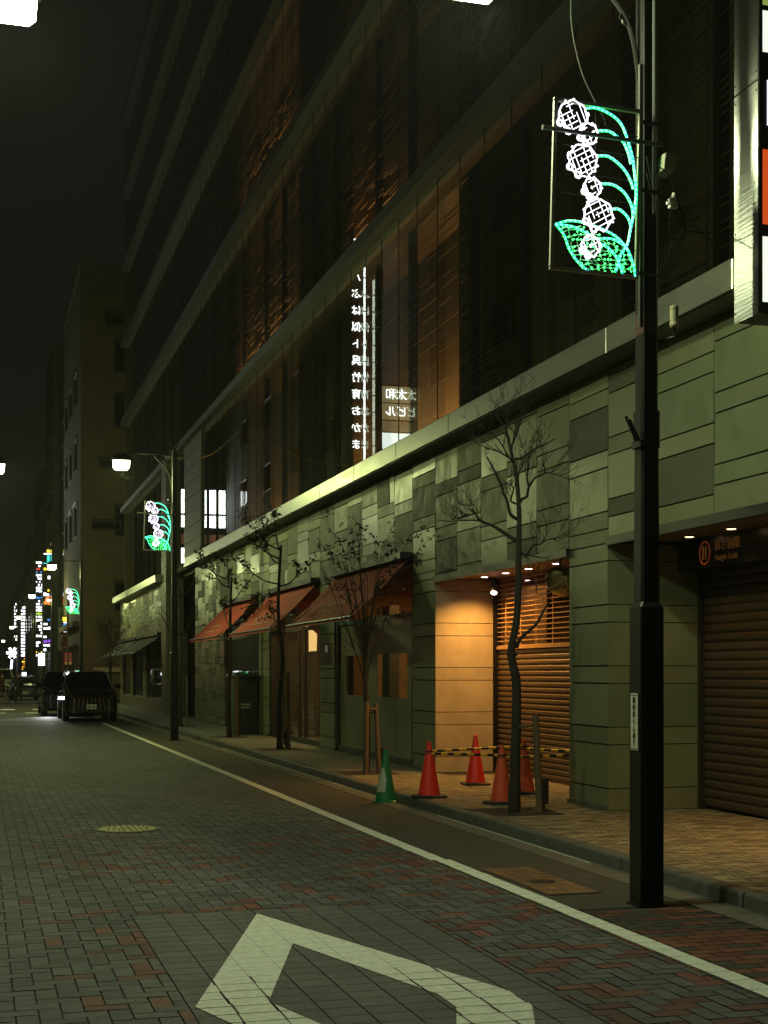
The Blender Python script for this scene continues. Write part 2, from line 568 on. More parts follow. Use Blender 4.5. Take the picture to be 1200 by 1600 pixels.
# diamond: each slab carries its own piece of paint, with the joints left bare
dm = MB()
outer = [(1.885, 9.75), (1.06, 7.12), (1.885, 4.4), (2.72, 6.7), (2.72, 7.02)]
inner = [(1.895, 8.62), (1.44, 7.13), (1.90, 5.5), (2.33, 6.75), (2.33, 7.05)]
def clip(poly, ax, v, keep_less):
    out = []
    for i in range(len(poly)):
        a, b = poly[i], poly[(i + 1) % len(poly)]
        ia, ib = ((a[ax] <= v) == keep_less), ((b[ax] <= v) == keep_less)
        if ia: out.append(a)
        if ia != ib:
            t = (v - a[ax]) / (b[ax] - a[ax])
            out.append((a[0] + (b[0] - a[0]) * t, a[1] + (b[1] - a[1]) * t))
    return out
arms = [[outer[0], outer[1], inner[1], inner[0]], [outer[1], outer[2], inner[2], inner[1]], [outer[2], outer[3], inner[3], inner[2]],
        [outer[3], outer[4], inner[4], inner[3]], [outer[4], outer[0], inner[0], inner[4]]]
for arm in arms:
    for i in range(-1, 10):
        for j in range(37):
            a, c = 1.03 + i * .211, 3.9 + j * .1672
            # paint bridges the joints further away and is cracked along them nearer the camera
            ge = .0018 if c > 7.55 else rnd.choice([.004, .006, .007])
            gx = .0012 if c > 7.7 else rnd.choice([.003, .006, .011])
            p = clip(clip(clip(clip(arm, 0, a + gx, False), 0, a + .211 - gx, True), 1, c + ge, False), 1, c + .1672 - ge, True)
            if len(p) >= 3: dm.face([(q[0], q[1], .0042) for q in p])
tag(dm.build('diamond_mark', m_white), kind='structure')
cw = MB()
for yy, x0s in ((60.2, (-.9, .5, 1.9, 3.3)), (65.6, (-.4, 1.0, 2.4, 3.8))):
    for a in x0s: cw.box(a, a + .62, yy - .9, yy + .9, -.03, .006)
cw.box(-1.2, 3.9, 51.0, 51.35, -.03, .006); cw.box(-1.2, 2.4, 47.2, 47.35, -.03, .006)
cw.box(3.93, 4.07, 80, 130, -.03, .008)
tag(cw.build('crossing_mark', m_white), kind='structure')

# iron and brick covers in the road
mh = thing('manhole_cover', (1.56, 15.4, 0), 'round pale cast manhole cover set in the grey brick road', 'manhole')
a = MB(); a.lathe((1.56, 15.4, 0), [(.36, -.01), (.36, .006), (.345, .009), (.31, .009), (.305, .005), (0.001, .005)], 36)
for k in range(28):
    for rr in (.06, .12, .18, .24, .285):
        n = max(5, int(rr * 95))
        if k >= n: continue
        t = 2 * math.pi * (k + (.5 if int(rr * 100) % 4 else 0)) / n
        a.box(1.56 + rr * math.cos(t) - .017, 1.56 + rr * math.cos(t) + .017, 15.4 + rr * math.sin(t) - .013, 15.4 + rr * math.sin(t) + .013, .0045, .011, 1)
a.build('cover_plate', [M('cast_rim', (.11, .1, .05), .6, metal=.3, var=.35, scale=25), M('cast_pattern', (.62, .58, .24), .5, metal=.4, var=.3, scale=20)], mh)
bc = thing('access_cover', (4.4, 10.7, 0), 'brick filled access cover beside the white line', 'cover')
a = MB(); a.box(4.17, 4.62, 9.95, 11.45, -.02, .001); a.build('frame', m_dark, bc)
a = MB()
for i in range(4):
    for j in range(7):
        r = rnd.uniform(.8, 1.15)
        a.box(4.185 + i * .107, 4.185 + i * .107 + .1, 9.97 + j * .209, 9.97 + j * .209 + .2, -.01, .004, 0, (.2 * r, .105 * r, .05 * r, 1))
a.build('brick_infill', m_brick, bc)
a = MB(); a.lathe((4.39, 10.6, 0), [(.11, .002), (.11, .007), (.09, .008), (.001, .006)], 20); a.build('lifting_eye', m_dark, bc)
for (x, yy, l) in ((6.05, 9.6, 'small dark round cover in the brick pavement by the garage'), (4.75, 7.0, 'small dark round cover in the red bricks near the kerb')):
    a = MB(); zz = .12 if x > 5.3 else 0
    a.lathe((x, yy, zz), [(.13, -.005), (.13, .004), (.11, .006), (.001, .005)], 20)
    tag(a.build('valve_cover', m_dark), l, 'cover', 'small round covers')

# ------------------------------------------------------------------ the department store
store = thing('department_store', (6.9, 30, 0), 'long dark glass store with stone base and pale cornice along the street', 'building')
XF = 6.9
COURSES = [.12, .37, .87, 1.07, 1.57, 1.77, 2.27, 2.47, 2.97, 3.17]
def stone_col(dark=0, warm=0):
    r = rnd.uniform(.9, 1.1)
    if rnd.random() < dark:
        q = rnd.uniform(.085, .12)
        return (q, q * .95, q * .62, .65)
    c = rnd.choice([(.165, .19, .1), (.18, .2, .11), (.152, .182, .097), (.185, .195, .105)])
    return (c[0] * r, c[1] * r, c[2] * r, rnd.choice([.4, .42, .46, .5, .55, .6, .6, .33]))

def slab(mb, y0, y1, z0, z1, x=XF, col=None, gap=.011):
    # one cladding slab, set very slightly out of true
    t, s = rnd.uniform(-.0045, .0045), rnd.uniform(-.003, .003)
    a, b, c, d = y0 + gap, y1 - gap, z0 + gap * .8, z1 - gap * .8
    if b - a < .02 or d - c < .02: return
    col = col or stone_col()
    p = [(x + t + s, a, c), (x - t + s, b, c), (x - t - s, b, d), (x + t - s, a, d)]
    mb.idx(p + [(x + .05, a, c), (x + .05, b, c), (x + .05, b, d), (x + .05, a, d)], [(3, 2, 1, 0), (0, 1, 5, 4), (2, 3, 7, 6), (1, 2, 6, 5), (3, 0, 4, 7)], 0, col)

def column(mb, y0, y1, z0, z1, off, dark, split=.12):
    z = z0 - off
    k = rnd.randrange(2)
    while z < z1:
        h = .5 if k % 2 == 0 else .2
        if k % 2 == 0 and rnd.random() < .16: h = .7
        a, b = max(z, z0), min(z + h, z1)
        if b - a > .03:
            if rnd.random() < split and h > .3:
                m_ = y0 + (y1 - y0) * rnd.choice([.28, .72])
                first = rnd.random() < .5
                slab(mb, y0, m_, a, b, col=stone_col(.85 if first else .05), gap=.004)
                slab(mb, m_, y1, a, b, col=stone_col(.05 if first else .85), gap=.004)
            else:
                slab(mb, y0, y1, a, b, col=stone_col(dark))
        z += h
        k += 1

openings = [(6.5, 14.7, 3.2), (15.8, 21.0, 3.17), (22.2, 27.5, 3.62), (28.75, 34.1, 3.62), (35.4, 40.7, 3.62)]
wall = MB()
edges = [-9.9, -8.8, -7.7, -6.6, -5.5, -4.4, -3.3, -2.2, -1.1, 0, 1.1, 2.2, 3.3, 4.4, 5.45, 6.5, 7.65, 8.8, 9.97, 11.15, 12.3, 13.5, 14.7, 15.8, 16.84, 17.88, 18.92, 19.96, 21.0, 22.2]
y = 22.2
for (s, n) in ((5.3, 5), (1.25, 1), (5.35, 5), (1.3, 1), (5.3, 5), (5.7, 8)):
    for i in range(n):
        edges.append(edges[-1] + s / n)
for a, b in zip(edges[:-1], edges[1:]):
    mid = (a + b) / 2
    top = next((o[2] for o in openings if o[0] < mid < o[1]), None)
    far = mid > 18.5
    if top is None:
        if mid > 40.7:
            column(wall, a, b, .12, 3.17, rnd.uniform(0, .6), .25, .1)
        else:
            for z0, z1 in zip(COURSES[:-1], COURSES[1:]): slab(wall, a, b, z0, z1, col=stone_col(.05))
        top = 3.17
    column(wall, a, b, top, 5.15, rnd.uniform(0, .69), .2 if far else .05, .16 if far else .05)
# return walls of the two recesses (they face along the street)
def slab_y(mb, x0, x1, z0, z1, yv, sgn, col=None):
    a, b, c, d = x0 + .004, x1 - .004, z0 + .005, z1 - .005
    p = [(a, yv, c), (b, yv, c), (b, yv, d), (a, yv, d)]
    mb.face(p if sgn < 0 else p[::-1], 0, col or stone_col())
for z0, z1 in zip(COURSES[:-1], COURSES[1:]):
    q = rnd.uniform(.94, 1.06)
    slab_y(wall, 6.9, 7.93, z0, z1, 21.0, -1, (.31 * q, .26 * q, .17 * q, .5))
    slab_y(wall, 6.9, 7.93, z0, z1, 15.8, 1)
    slab_y(wall, 6.9, 8.12, z0, z1, 14.7, -1)
    slab_y(wall, 6.9, 7.35, z0, z1, 6.5, 1)
# end of the first block
zz = .12
while zz < 5.1:
    for k in range(3): slab_y(wall, 6.9 + k * .55, 7.45 + k * .55, zz, min(zz + .5, 5.15), 46.34, 1)
    zz += .5
wall.build('stone_wall', m_stone, store)
# backing behind the joints
bk = MB()
for a, b in ((-9.9, 6.5), (14.7, 15.8), (21.0, 22.2), (27.5, 28.75), (34.1, 35.4), (40.7, 46.3)):
    bk.box(6.94, 7.3, a + .01, b - .01, .02, 3.19)
bk.box(6.94, 7.3, -9.9, 46.3, 3.66, 5.2)
for a, b, t in ((6.5, 14.7, 3.2), (14.7, 15.8, 3.18), (15.8, 21.0, 3.18), (21, 22.2, 3.18)): bk.box(6.94, 7.3, a + .001, b - .001, t + .02, 3.655)
bk.box(7.93, 8.2, 14.71, 15.79, .02, 5.0)
bk.box(7.97, 8.2, 21.01, 22.2, .02, 5.0)
bk.build('wall_core', m_black, store)
# plinth strip and dark shadow gap
for a, b in ((14.7, 15.8), (21.0, 22.2), (27.5, 28.75), (34.1, 35.4), (40.7, 46.3)):
    pl = MB(); pl.box(6.87, 6.93, a + .003, b - .003, .118, .17); pl.build('plinth', m_plinth, store)
# recess soffits with a dark lip
sf = MB()
sf.box(6.9, 8.0, 15.802, 20.998, 3.17, 3.2)
sf.box(6.9, 8.3, 6.5, 14.698, 3.2, 3.23)
sf.build('soffit', M('soffit_panel', (.2, .13, .09), .55, var=.1), store)
sf = MB()
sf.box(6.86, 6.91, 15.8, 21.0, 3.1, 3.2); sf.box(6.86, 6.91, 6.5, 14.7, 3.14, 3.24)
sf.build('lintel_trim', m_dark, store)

# roller shutters
def shutter(name, x, y0, y1, z0, z1, pitch, mat, label=None):
    s = MB()
    z = z0
    prof = [(0, 0), (.012, .012), (.022, pitch * .3), (.022, pitch * .7), (.012, pitch - .012), (0, pitch - .004)]
    n = int((z1 - z0) / pitch)
    for i in range(n):
        b = z0 + i * pitch
        for (d0, h0), (d1, h1) in zip(prof[:-1], prof[1:]):
            s.face([(x - d0, y1, b + h0), (x - d0, y0, b + h0), (x - d1, y0, b + h1), (x - d1, y1, b + h1)])
        s.face([(x, y1, b + pitch - .004), (x, y0, b + pitch - .004), (x, y0, b + pitch), (x, y1, b + pitch)], 1)
    s.face([(x + .01, y1, z0), (x + .01, y0, z0), (x + .01, y0, z1), (x + .01, y1, z1)], 1)
    o = s.build(name, [mat, m_black], store)
    if label: o['label'] = label
    return o
sh1 = shutter('roller_shutter', 7.93, 15.84, 20.96, .15, 2.07, .083, m_shutter, 'brown slatted shutter with open grille above')
gr = MB()
z = 2.1
while z < 3.14:
    gr.box(7.9, 7.925, 15.84, 20.96, z, z + .016); z += .073
yy = 16.2
while yy < 20.9:
    gr.box(7.905, 7.92, yy, yy + .02, 2.07, 3.15); yy += .62
gr.box(7.88, 7.95, 15.84, 20.96, 2.055, 2.1)
gr.build('grille', M('grille_metal', (.4, .25, .12), .4, metal=.4, var=.2), sh1)
for a, b in ((20.9, 20.995), (15.805, 15.86)):
    gd = MB(); gd.box(7.86, 7.96, a, b, .12, 3.16); gd.build('guide_rail', m_fin, sh1)
sh2 = shutter('roller_shutter', 8.1, 6.6, 14.62, .15, 2.9, .105, m_gshutter, 'wide brown garage shutter in shade')
gd = MB(); gd.box(8.03, 8.13, 14.62, 14.695, .12, 2.87); gd.build('guide_rail', m_dark, sh2)
# room behind the grille
rm = MB()
rm.box(11.2, 11.3, 15, 24, 0, 3.4); rm.box(8.25, 11.2, 14.8, 14.9, 0, 3.4); rm.box(8.25, 11.2, 24, 24.1, 0, 3.4); rm.box(8.0, 11.3, 14.8, 24.1, 3.22, 3.3); rm.box(8.2, 11.2, 14.9, 24, .0, .1)
rm.box(8.0, 8.2, 21.0, 24.1, .1, 3.2); rm.box(9.4, 9.7, 17.4, 18.3, .1, 2.75, 1); rm.box(10.2, 10.6, 19.4, 21.5, .1, 2.4, 1)
rm.build('entrance_hall', [M('hall_wall', (.3, .2, .1), .7, var=.15), m_black], store)

# cornice over the stone base
co = MB()
y = -9.9
while y < 46.2:
    b = min(y + 2.65, 46.3)
    co.bevbox(6.52, 7.05, y + .004, b - .004, 5.15, 5.43, .012)
    y += 2.65
cornice = co.build('cornice', m_corn, store)
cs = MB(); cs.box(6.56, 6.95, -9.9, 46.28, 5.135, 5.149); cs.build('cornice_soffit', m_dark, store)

# second stone block further along
XB = 6.9
w2 = MB()
ye = [54.3 + 17.4 / 17 * i for i in range(18)]
op2 = [(55.0, 60.5, 3.15), (61.6, 70.6, 3.15)]
for a, b in zip(ye[:-1], ye[1:]):
    column(w2, a, b, 3.15, 5.15, rnd.uniform(0, .69), .22, .2)
for a, b in ((54.3, 55.1), (60.5, 61.6), (66.0, 66.7), (70.6, 71.7)):
    for z0, z1 in zip(COURSES[:-1], COURSES[1:]): slab(w2, a, b, z0, z1, col=stone_col(.1))
w2.build('stone_wall', m_stone, store)
b2 = MB(); b2.box(6.96, 7.3, 54.3, 71.7, 3.2, 5.2); b2.box(6.88, 7.3, 55.1, 71.0, .12, .62); b2.box(6.96, 7.3, 60.52, 61.58, .1, 3.2); b2.box(6.96, 7.3, 70.62, 71.7, .1, 3.2); b2.build('wall_core', m_plinth, store)
co = MB()
y = 54.2
while y < 71.7:
    b = min(y + 2.65, 71.9)
    co.bevbox(6.52, 7.05, y + .004, b - .004, 5.15, 5.43, .012); y += 2.65
co.build('cornice', m_corn, store)
# stone piers that run up past the cornice, and the glazed entrance between the blocks
pr, pr2 = MB(), MB()
z = .12
while z < 9.4:
    h = .5
    slab(pr, 52.7, 54.1, z, z + h, x=6.75, col=(.12, .12, .075, .6))
    pr.face([(6.76, 52.7, z + .004), (7.4, 52.7, z + .004), (7.4, 52.7, z + h - .004), (6.76, 52.7, z + h - .004)], 0, stone_col())
    if z > 5.4: slab(pr2, 45.4, 49.2, z, z + h, x=6.93, col=(.13, .135, .11, .6))
    z += h
pr.build('stone_pier', m_stone, store); pr2.build('stone_pier', m_stone, store)
en = MB()
en.box(7.6, 7.66, 46.4, 52.6, .15, 5.1)
entr = en.build('entrance_glass', glass('dark_entrance_glass', (.35, .37, .33), .02, .03), store)
f_ = MB()
for yy in (46.4, 47.9, 49.4, 50.9, 52.5): f_.box(7.54, 7.6, yy, yy + .09, .12, 5.15)
for z in (2.5, 3.6, 5.1): f_.box(7.54, 7.6, 46.4, 52.6, z, z + .08)
f_.build('frame', m_fin, entr)
e2 = MB(); e2.box(9.6, 9.7, 46, 53, 0, 5.4); e2.box(7.3, 9.7, 46, 53, 5.2, 5.3); e2.build('lobby_wall', M('lobby', (.22, .19, .12), .6, var=.3), store)

# ---- upper floors: glazing, mullions, louvred screens and floor bands
ZB = [5.43, 9.55, 13.85, 17.75, 21.5, 25.1, 28.7]
BAY = 5.36
ys = [-9.9 + BAY * i for i in range(16)]           # to about 70.5
def louvre(mb, y0, y1, z0, z1, x, pitch, dens, mi=0):
    z = z0
    while z < z1:
        if rnd.random() < dens:
            a = y0 + (rnd.uniform(0, .5) if rnd.random() < .25 else 0)
            b = y1 - (rnd.uniform(0, .5) if rnd.random() < .25 else 0)
            mb.idx([(x, a, z), (x, b, z), (x + .07, b, z + .035), (x + .07, a, z + .035), (x, a, z - .008), (x, b, z - .008)],
                   [(0, 1, 2, 3), (4, 5, 1, 0)], mi)
        z += pitch
for f in range(6):
    z0, z1 = ZB[f] + (.3 if f else .0), ZB[f + 1]
    for k in range(15):
        y0, y1 = ys[k], ys[k + 1]
        if f == 0 and 44 < y0 < 50: y0, y1 = (y0, 45.4) if y0 < 45 else (y0, y1)
        gz = MB()
        gz.face([(7.0, y1, z0), (7.0, y0, z0), (7.0, y0, z1), (7.0, y1, z1)])
        gl = gz.build('glazing', m_glass, store)
        mu = MB()
        for i in range(5):
            yy = y0 + i * BAY / 5
            if yy > y1: break
            mu.box(6.992, 7.0, yy - .012, yy + .012, z0, z1)
            if f < 2 and i in (1, 3): mu.box(7.3, 7.42, yy + .3, yy + .42, z0, z1)
        mu.build('mullion', m_fin, gl)
        if f < 4:
            lv = MB()
            mid = (y0 + y1) / 2
            for i in range(5):
                a, b = y0 + i * BAY / 5, y0 + (i + 1) * BAY / 5
                louvre(lv, a + .03, b - .03, z0 + .1, z1 - .1, 7.3, .085 if f < 2 else .16, .75 if (i + k) % 3 else .35)
            if lv.f: lv.build('louvre_screen', m_slat, store)
bs = MB()
bs.box(8.05, 8.1, -9.9, 70.5, 5.0, 28.7)
for zb in ZB[:-1]: bs.box(7.02, 8.05, -9.9, 70.5, zb - .1, zb + .1)
for yy in (-9.9, 21.4, 28.1, 33.2, 41.2, 44, 54, 70.4): bs.box(7.45, 8.05, yy - .03, yy + .03, 5.0, 28.7)
bs.build('screen_wall', m_wood, store)
ip = MB(); ip.face([(7.2, 34.0, 5.6), (7.2, 21.4, 5.6), (7.2, 21.4, 9.5), (7.2, 34.0, 9.5)]); ip.build('inner_pane', m_glass_in, store)
for zb in ZB[1:]:
    bd = MB()
    y = -9.9
    while y < 70:
        b = min(y + 5.36, 70.5)
        bd.box(6.78, 7.02, y + .004, b - .004, zb, zb + .23); y += 5.36
    bd.build('floor_band', m_band, store)
rf = MB(); rf.box(6.9, 30, -9.9, 70.6, 28.98, 29.4); rf.box(8.3, 30, 70.5, 70.6, 5.4, 29); rf.box(8.3, 30, -9.9, -9.8, 0, 29); rf.box(7.0, 8.3, 70.5, 70.6, 5.4, 29); rf.box(7.3, 30, 71.7, 71.8, 0, 5.4); rf.box(7.0, 30, 46, 72, 5.3, 5.4)
rf.build('roof', m_dkwall, store)
# the warm light inside the lit bays
def area(name, loc, sx, sy, power, col, rot=(0, 0, 0), parent=None):
    l = bpy.data.lights.new(name, 'AREA')
    l.shape = 'RECTANGLE'; l.size = sx; l.size_y = sy
    l.energy = power; l.color = col
    o = bpy.data.objects.new(name, l)
    COL.objects.link(o); o.location = loc; o.rotation_euler = rot
    return o
WARM = (1, .5, .14)
for (yc, z, ln, pw) in ((24.8, 5.7, 5.5, 120), (26.5, 10.0, 3, 14), (37.3, 5.7, 7, 40), (37.2, 9.9, 7, 40), (36.8, 14.2, 6, 28), (26.0, 14.2, 4, 5)):
    area('bay_light', (7.2, yc, z), .12, ln, pw * 1.4, WARM, (math.pi, 0, 0)); area('bay_light', (7.7, yc, z), .2, ln, pw * 1.7, WARM, (math.pi, 0, 0))

# ---- shop windows under the awnings
def shopwin(y0, y1, zt, seed):
    f_ = MB()
    for yy, ww in ((y0, .16), (y1 - .16, .16)): f_.box(6.93, 7.05, yy, yy + ww, .12, zt)
    f_.box(6.93, 7.05, y0, y1, zt - .12, zt); f_.box(6.93, 7.05, y0, y1, .12, .24); f_.box(6.95, 7.04, y0, y1, 2.62, 2.7)
    o = f_.build('shop_window', m_dark, store)
    g_ = MB(); g_.face([(7.0, y1 - .16, .24), (7.0, y0 + .16, .24), (7.0, y0 + .16, zt - .12), (7.0, y1 - .16, zt - .12)])
    g_.build('pane', m_shopglass, o)
    return o
sw1 = shopwin(22.2, 27.5, 3.6, 1)
fl = MB()
fl.box(6.975, 6.99, 22.36, 27.34, .24, 1.25); fl.box(6.975, 6.99, 22.36, 27.34, 2.02, 2.6)
fl.box(6.975, 6.99, 22.36, 22.75, 1.25, 2.02); fl.box(6.975, 6.99, 24.6, 25.3, 1.25, 2.02); fl.box(6.975, 6.99, 26.9, 27.34, 1.25, 2.02)
fl.build('frosted_film', m_frost, sw1)
sw2 = shopwin(28.75, 34.1, 3.6, 2)
sw3 = shopwin(35.4, 40.7, 3.6, 3)
for yy in (30.4, 31.0, 32.6):
    f_ = MB(); f_.box(6.96, 6.99, yy, yy + .09, .24, 2.62); f_.build('door_frame', m_dark, sw2)
sw4 = shopwin(55.1, 60.5, 3.1, 4); sw5 = shopwin(61.6, 66.0, 3.1, 5); sw6 = shopwin(66.7, 70.6, 3.1, 6)
# shop interiors
it = MB()
it.box(9.2, 9.3, 22, 46, 0, 3.5, 0); it.box(7.1, 9.3, 22.0, 22.1, 0, 3.5, 0); it.box(7.1, 9.3, 28.0, 28.2, 0, 3.5, 0); it.box(7.1, 9.3, 34.7, 34.85, 0, 3.5, 1); it.box(7.1, 9.3, 42.0, 42.1, 0, 3.5, 1)
it.box(7.0, 9.3, 22, 46, 3.62, 3.66, 1); it.box(7.07, 9.3, 22, 46, .05, .1, 1)
it.box(7.9, 8.05, 30.1, 30.4, .1, 2.9, 1); it.box(8.2, 8.4, 24.4, 25.2, .1, 3.2, 1); it.box(7.7, 7.9, 26.3, 26.8, .1, 3, 1)
it.box(8.6, 8.9, 31.6, 33.2, .1, 1.1, 1); it.box(7.9, 8.0, 36.4, 37.2, .1, 2.7, 2); it.box(8.7, 9.2, 22.6, 24.1, 1.9, 1.95, 0)
it.build('shop_interior', [M('interior_wall', (.35, .24, .12), .7, var=.3, scale=2), m_dkwall, M('interior_red', (.3, .05, .03), .7)], store)
i2 = MB(); i2.box(9.4, 9.5, 54.5, 71.5, 0, 3.3); i2.box(7.0, 9.5, 54.5, 71.5, 3.14, 3.18); i2.box(7.1, 9.5, 54.4, 54.5, 0, 3.2); i2.box(7.1, 9.5, 63.6, 63.7, 0, 3.2); i2.box(7.35, 9.5, 54.5, 71.5, .05, .11); i2.box(7.1, 9.5, 71.45, 71.5, 0, 3.2)
i2.build('shop_interior', m_greywall, store)
area('shop_light', (8.3, 24.6, 3.3), 1.2, 3.5, 85, (1, .5, .15))
area('shop_light', (8.3, 31.5, 3.4), 1.2, 3.5, 120, (1, .55, .18))
area('shop_light', (8.3, 37.5, 3.4), 1.0, 2.5, 10, (1, .5, .2))
area('shop_light', (8.3, 68.0, 3.0), 1.0, 4, 16, (.9, 1, .75))
area('shop_light', (8.3, 58.0, 3.0), 1.0, 4, 6, (1, .6, .3))
area('hall_light', (9.6, 19.5, 3.15), 1.5, 5, 30, (1, .5, .16))
area('lobby_light', (8.6, 49.5, 5.0), 1.2, 4, 30, (1, .95, .6))
# pier letters
text_mesh('B3', .21, M('pier_letter', (.75, .76, .66), .5, var=0, emit=.12), 'pier_lettering', store, face_minus_x(6.885, 28.13, 2.17))
# garage height sign box
gs = thing('height_limit_sign', (7.92, 11, 3.0), 'dark sign box over the garage shutter reading height limit in amber', 'sign')
a = MB(); a.box(7.76, 8.08, 6.55, 14.66, 2.86, 3.195); a.build('sign_box', M('sign_black', (.012, .011, .01), .35, var=0), gs)
m_amber = M('amber_letter', (.7, .36, .09), .5, var=0, emit=.02)
text_mesh('高さ制限', .135, m_amber, 'lettering', gs, face_minus_x(7.752, 13.54, 3.075))
text_mesh('Height Limit', .095, m_amber, 'lettering', gs, face_minus_x(7.752, 13.56, 2.945))
a = MB()
ci = [(7.75, 14.02 + .115 * math.cos(t * math.pi / 14), 3.02 + .125 * math.sin(t * math.pi / 14)) for t in range(29)]
a.tube(ci, .008, 5); a.build('ring_mark', M('ring_red', (.55, .12, .05), .5, var=0, emit=.08), gs)
a = MB(); a.box(7.744, 7.758, 14.045, 14.06, 2.95, 3.09); a.box(7.744, 7.758, 13.985, 14.0, 2.95, 3.09); a.build('bar_mark', m_amber, gs)

# ------------------------------------------------------------------ things fixed to the store
def awning(y0, y1, ztop, zbot, out, mat, label, cat, group, letters=True, name='awning'):
    r = thing(name, (6.9, (y0 + y1) / 2, ztop), label, cat, group)
    c = MB()
    n, m = 12, 8
    def P(u, v):                                    # v: 0 at the wall, 1 at the front bar
        sag = .035 * math.sin(math.pi * v) * (1 + .4 * math.sin(u * 9))
        return (6.88 - out * v, y0 + .06 + (y1 - y0 - .12) * u, ztop - (ztop - zbot) * v - sag)
    for i in range(n):
        for j in range(m):
            c.face([P(i / n, j / m), P((i + 1) / n, j / m), P((i + 1) / n, (j + 1) / m), P(i / n, (j + 1) / m)][::-1])
    for i in range(n):                              # short valance
        a, b = P(i / n, 1), P((i + 1) / n, 1)
        c.face([a, b, (b[0] - .004, b[1], b[2] - .05), (a[0] - .004, a[1], a[2] - .05)][::-1])
    c.build('cloth', mat, r, smooth=True)
    f = MB()
    f.tube([(6.88 - out, y0 + .03, zbot + .01), (6.88 - out, y1 - .03, zbot + .01)], .022, 6)
    f.box(6.72, 6.9, y0 + .02, y1 - .02, ztop + .0, ztop + .11)
    f.build('front_bar', m_blk, r)
    for yy in (y0 + .25, y1 - .25):
        g_ = MB()
        g_.tube([(6.86, yy, ztop - .5), (6.88 - out * .55, yy + (.35 if yy < (y0 + y1) / 2 else -.35), (ztop + zbot) / 2 - .12), (6.88 - out, yy, zbot + .01)], .018, 6)
        g_.build('folding_arm', m_polegrey, r)
    if letters:
        # two pale lines of slanting script, too small and soft to read
        l = MB()
        for (v, u0, u1, h, cnt) in ((.60, .36, .74, .085, 13), (.76, .30, .66, .065, 15)):
            for k in range(cnt):
                if rnd.random() < .12: continue
                u = u0 + (u1 - u0) * k / cnt
                dv = h * rnd.uniform(.5, 1.0) / out
                q, s_ = P(u, v), P(u + .009, v)
                q2, s2 = P(u - .014, v + dv), P(u - .005, v + dv)
                e = .006
                l.face([(q[0] - e, q[1], q[2] + e), (s_[0] - e, s_[1], s_[2] + e), (s2[0] - e, s2[1], s2[2] + e), (q2[0] - e, q2[1], q2[2] + e)])
        l.build('script_line', m_letter, r)
    return r
awning(22.3, 27.4, 3.58, 2.60, 1.0, m_red, 'red awning nearest the orange lit recess', 'awning', 'red awnings over the shop windows')
awning(28.85, 34.0, 3.58, 2.60, 1.0, m_red, 'red awning in the middle, between the other two red ones', 'awning', 'red awnings over the shop windows')
awning(35.5, 40.6, 3.58, 2.60, 1.0, m_red, 'red awning farthest along, above the green cabinet', 'awning', 'red awnings over the shop windows')
awning(55.2, 62.8, 3.15, 2.45, 1.0, m_olive, 'dull olive awning on the far stone block, its nearer one', 'awning', 'olive awnings', False)
awning(63.2, 71.4, 3.15, 2.45, 1.0, m_olive, 'dull olive awning at the far corner of the stone block', 'awning', 'olive awnings', False)

def spot(name, loc, power, col, ang=120, blend=.7, rad=.04, rot=(0, 0, 0)):
    l = bpy.data.lights.new(name, 'SPOT')
    l.energy = power; l.color = col; l.spot_size = R(ang); l.spot_blend = blend; l.shadow_soft_size = rad
    o = bpy.data.objects.new(name, l)
    COL.objects.link(o); o.location = loc; o.rotation_euler = rot
    return o
def downlight(x, y, z, mat, label, group, r=.062):
    t = thing('downlight', (x, y, z), label, 'ceiling light', group)
    a = MB(); a.lathe((x, y, z), [(r + .016, .004), (r + .016, -.006), (r, -.008), (r, .0)], 18); a.build('trim_ring', m_fin, t)
    a = MB(); a.lathe((x, y, z), [(r, -.004), (r * .7, -.012), (.001, -.014)], 18); a.build('lens', mat, t)
ORANGE = (1.0, .47, .105)
for yy, l in ((20.4, 'recessed light in the lit entrance ceiling beside the spotlight'), (19.5, 'recessed light in the lit entrance ceiling, second from the spotlight'),
              (18.6, 'recessed light in the lit entrance ceiling just right of the bare tree trunk'), (17.6, 'recessed light in the lit entrance ceiling beside the round mirror')):
    downlight(7.5, yy, 3.168, e_down, l, 'lights in the entrance ceiling')
    spot('downlight_beam', (7.45, yy, 3.1), 240 if yy > 20 else (170 if yy > 19 else 42), ORANGE, 135, .9)
for (xx, yy), l in (((8.75, 22.4), 'ceiling light seen through the grille, leftmost of three'), ((8.7, 21.6), 'ceiling light seen through the grille, middle of three'), ((9.45, 22.5), 'ceiling light seen through the grille below the round mirror')):
    downlight(xx, yy, 3.215, e_down, l, 'lights behind the grille', .055)
for yy, l in ((14.0, 'warm recessed light in the garage ceiling over the amber lettering'), (13.1, 'warm recessed light in the garage ceiling at the picture edge')):
    downlight(7.55, yy, 3.198, e_downw, l, 'lights in the garage ceiling', .055)
for yy in (14.0, 13.1, 12.0, 10.6): spot('garage_beam', (7.5, yy, 3.12), 15 if yy > 12.5 else 130, (1, .5, .13), 110, .9)
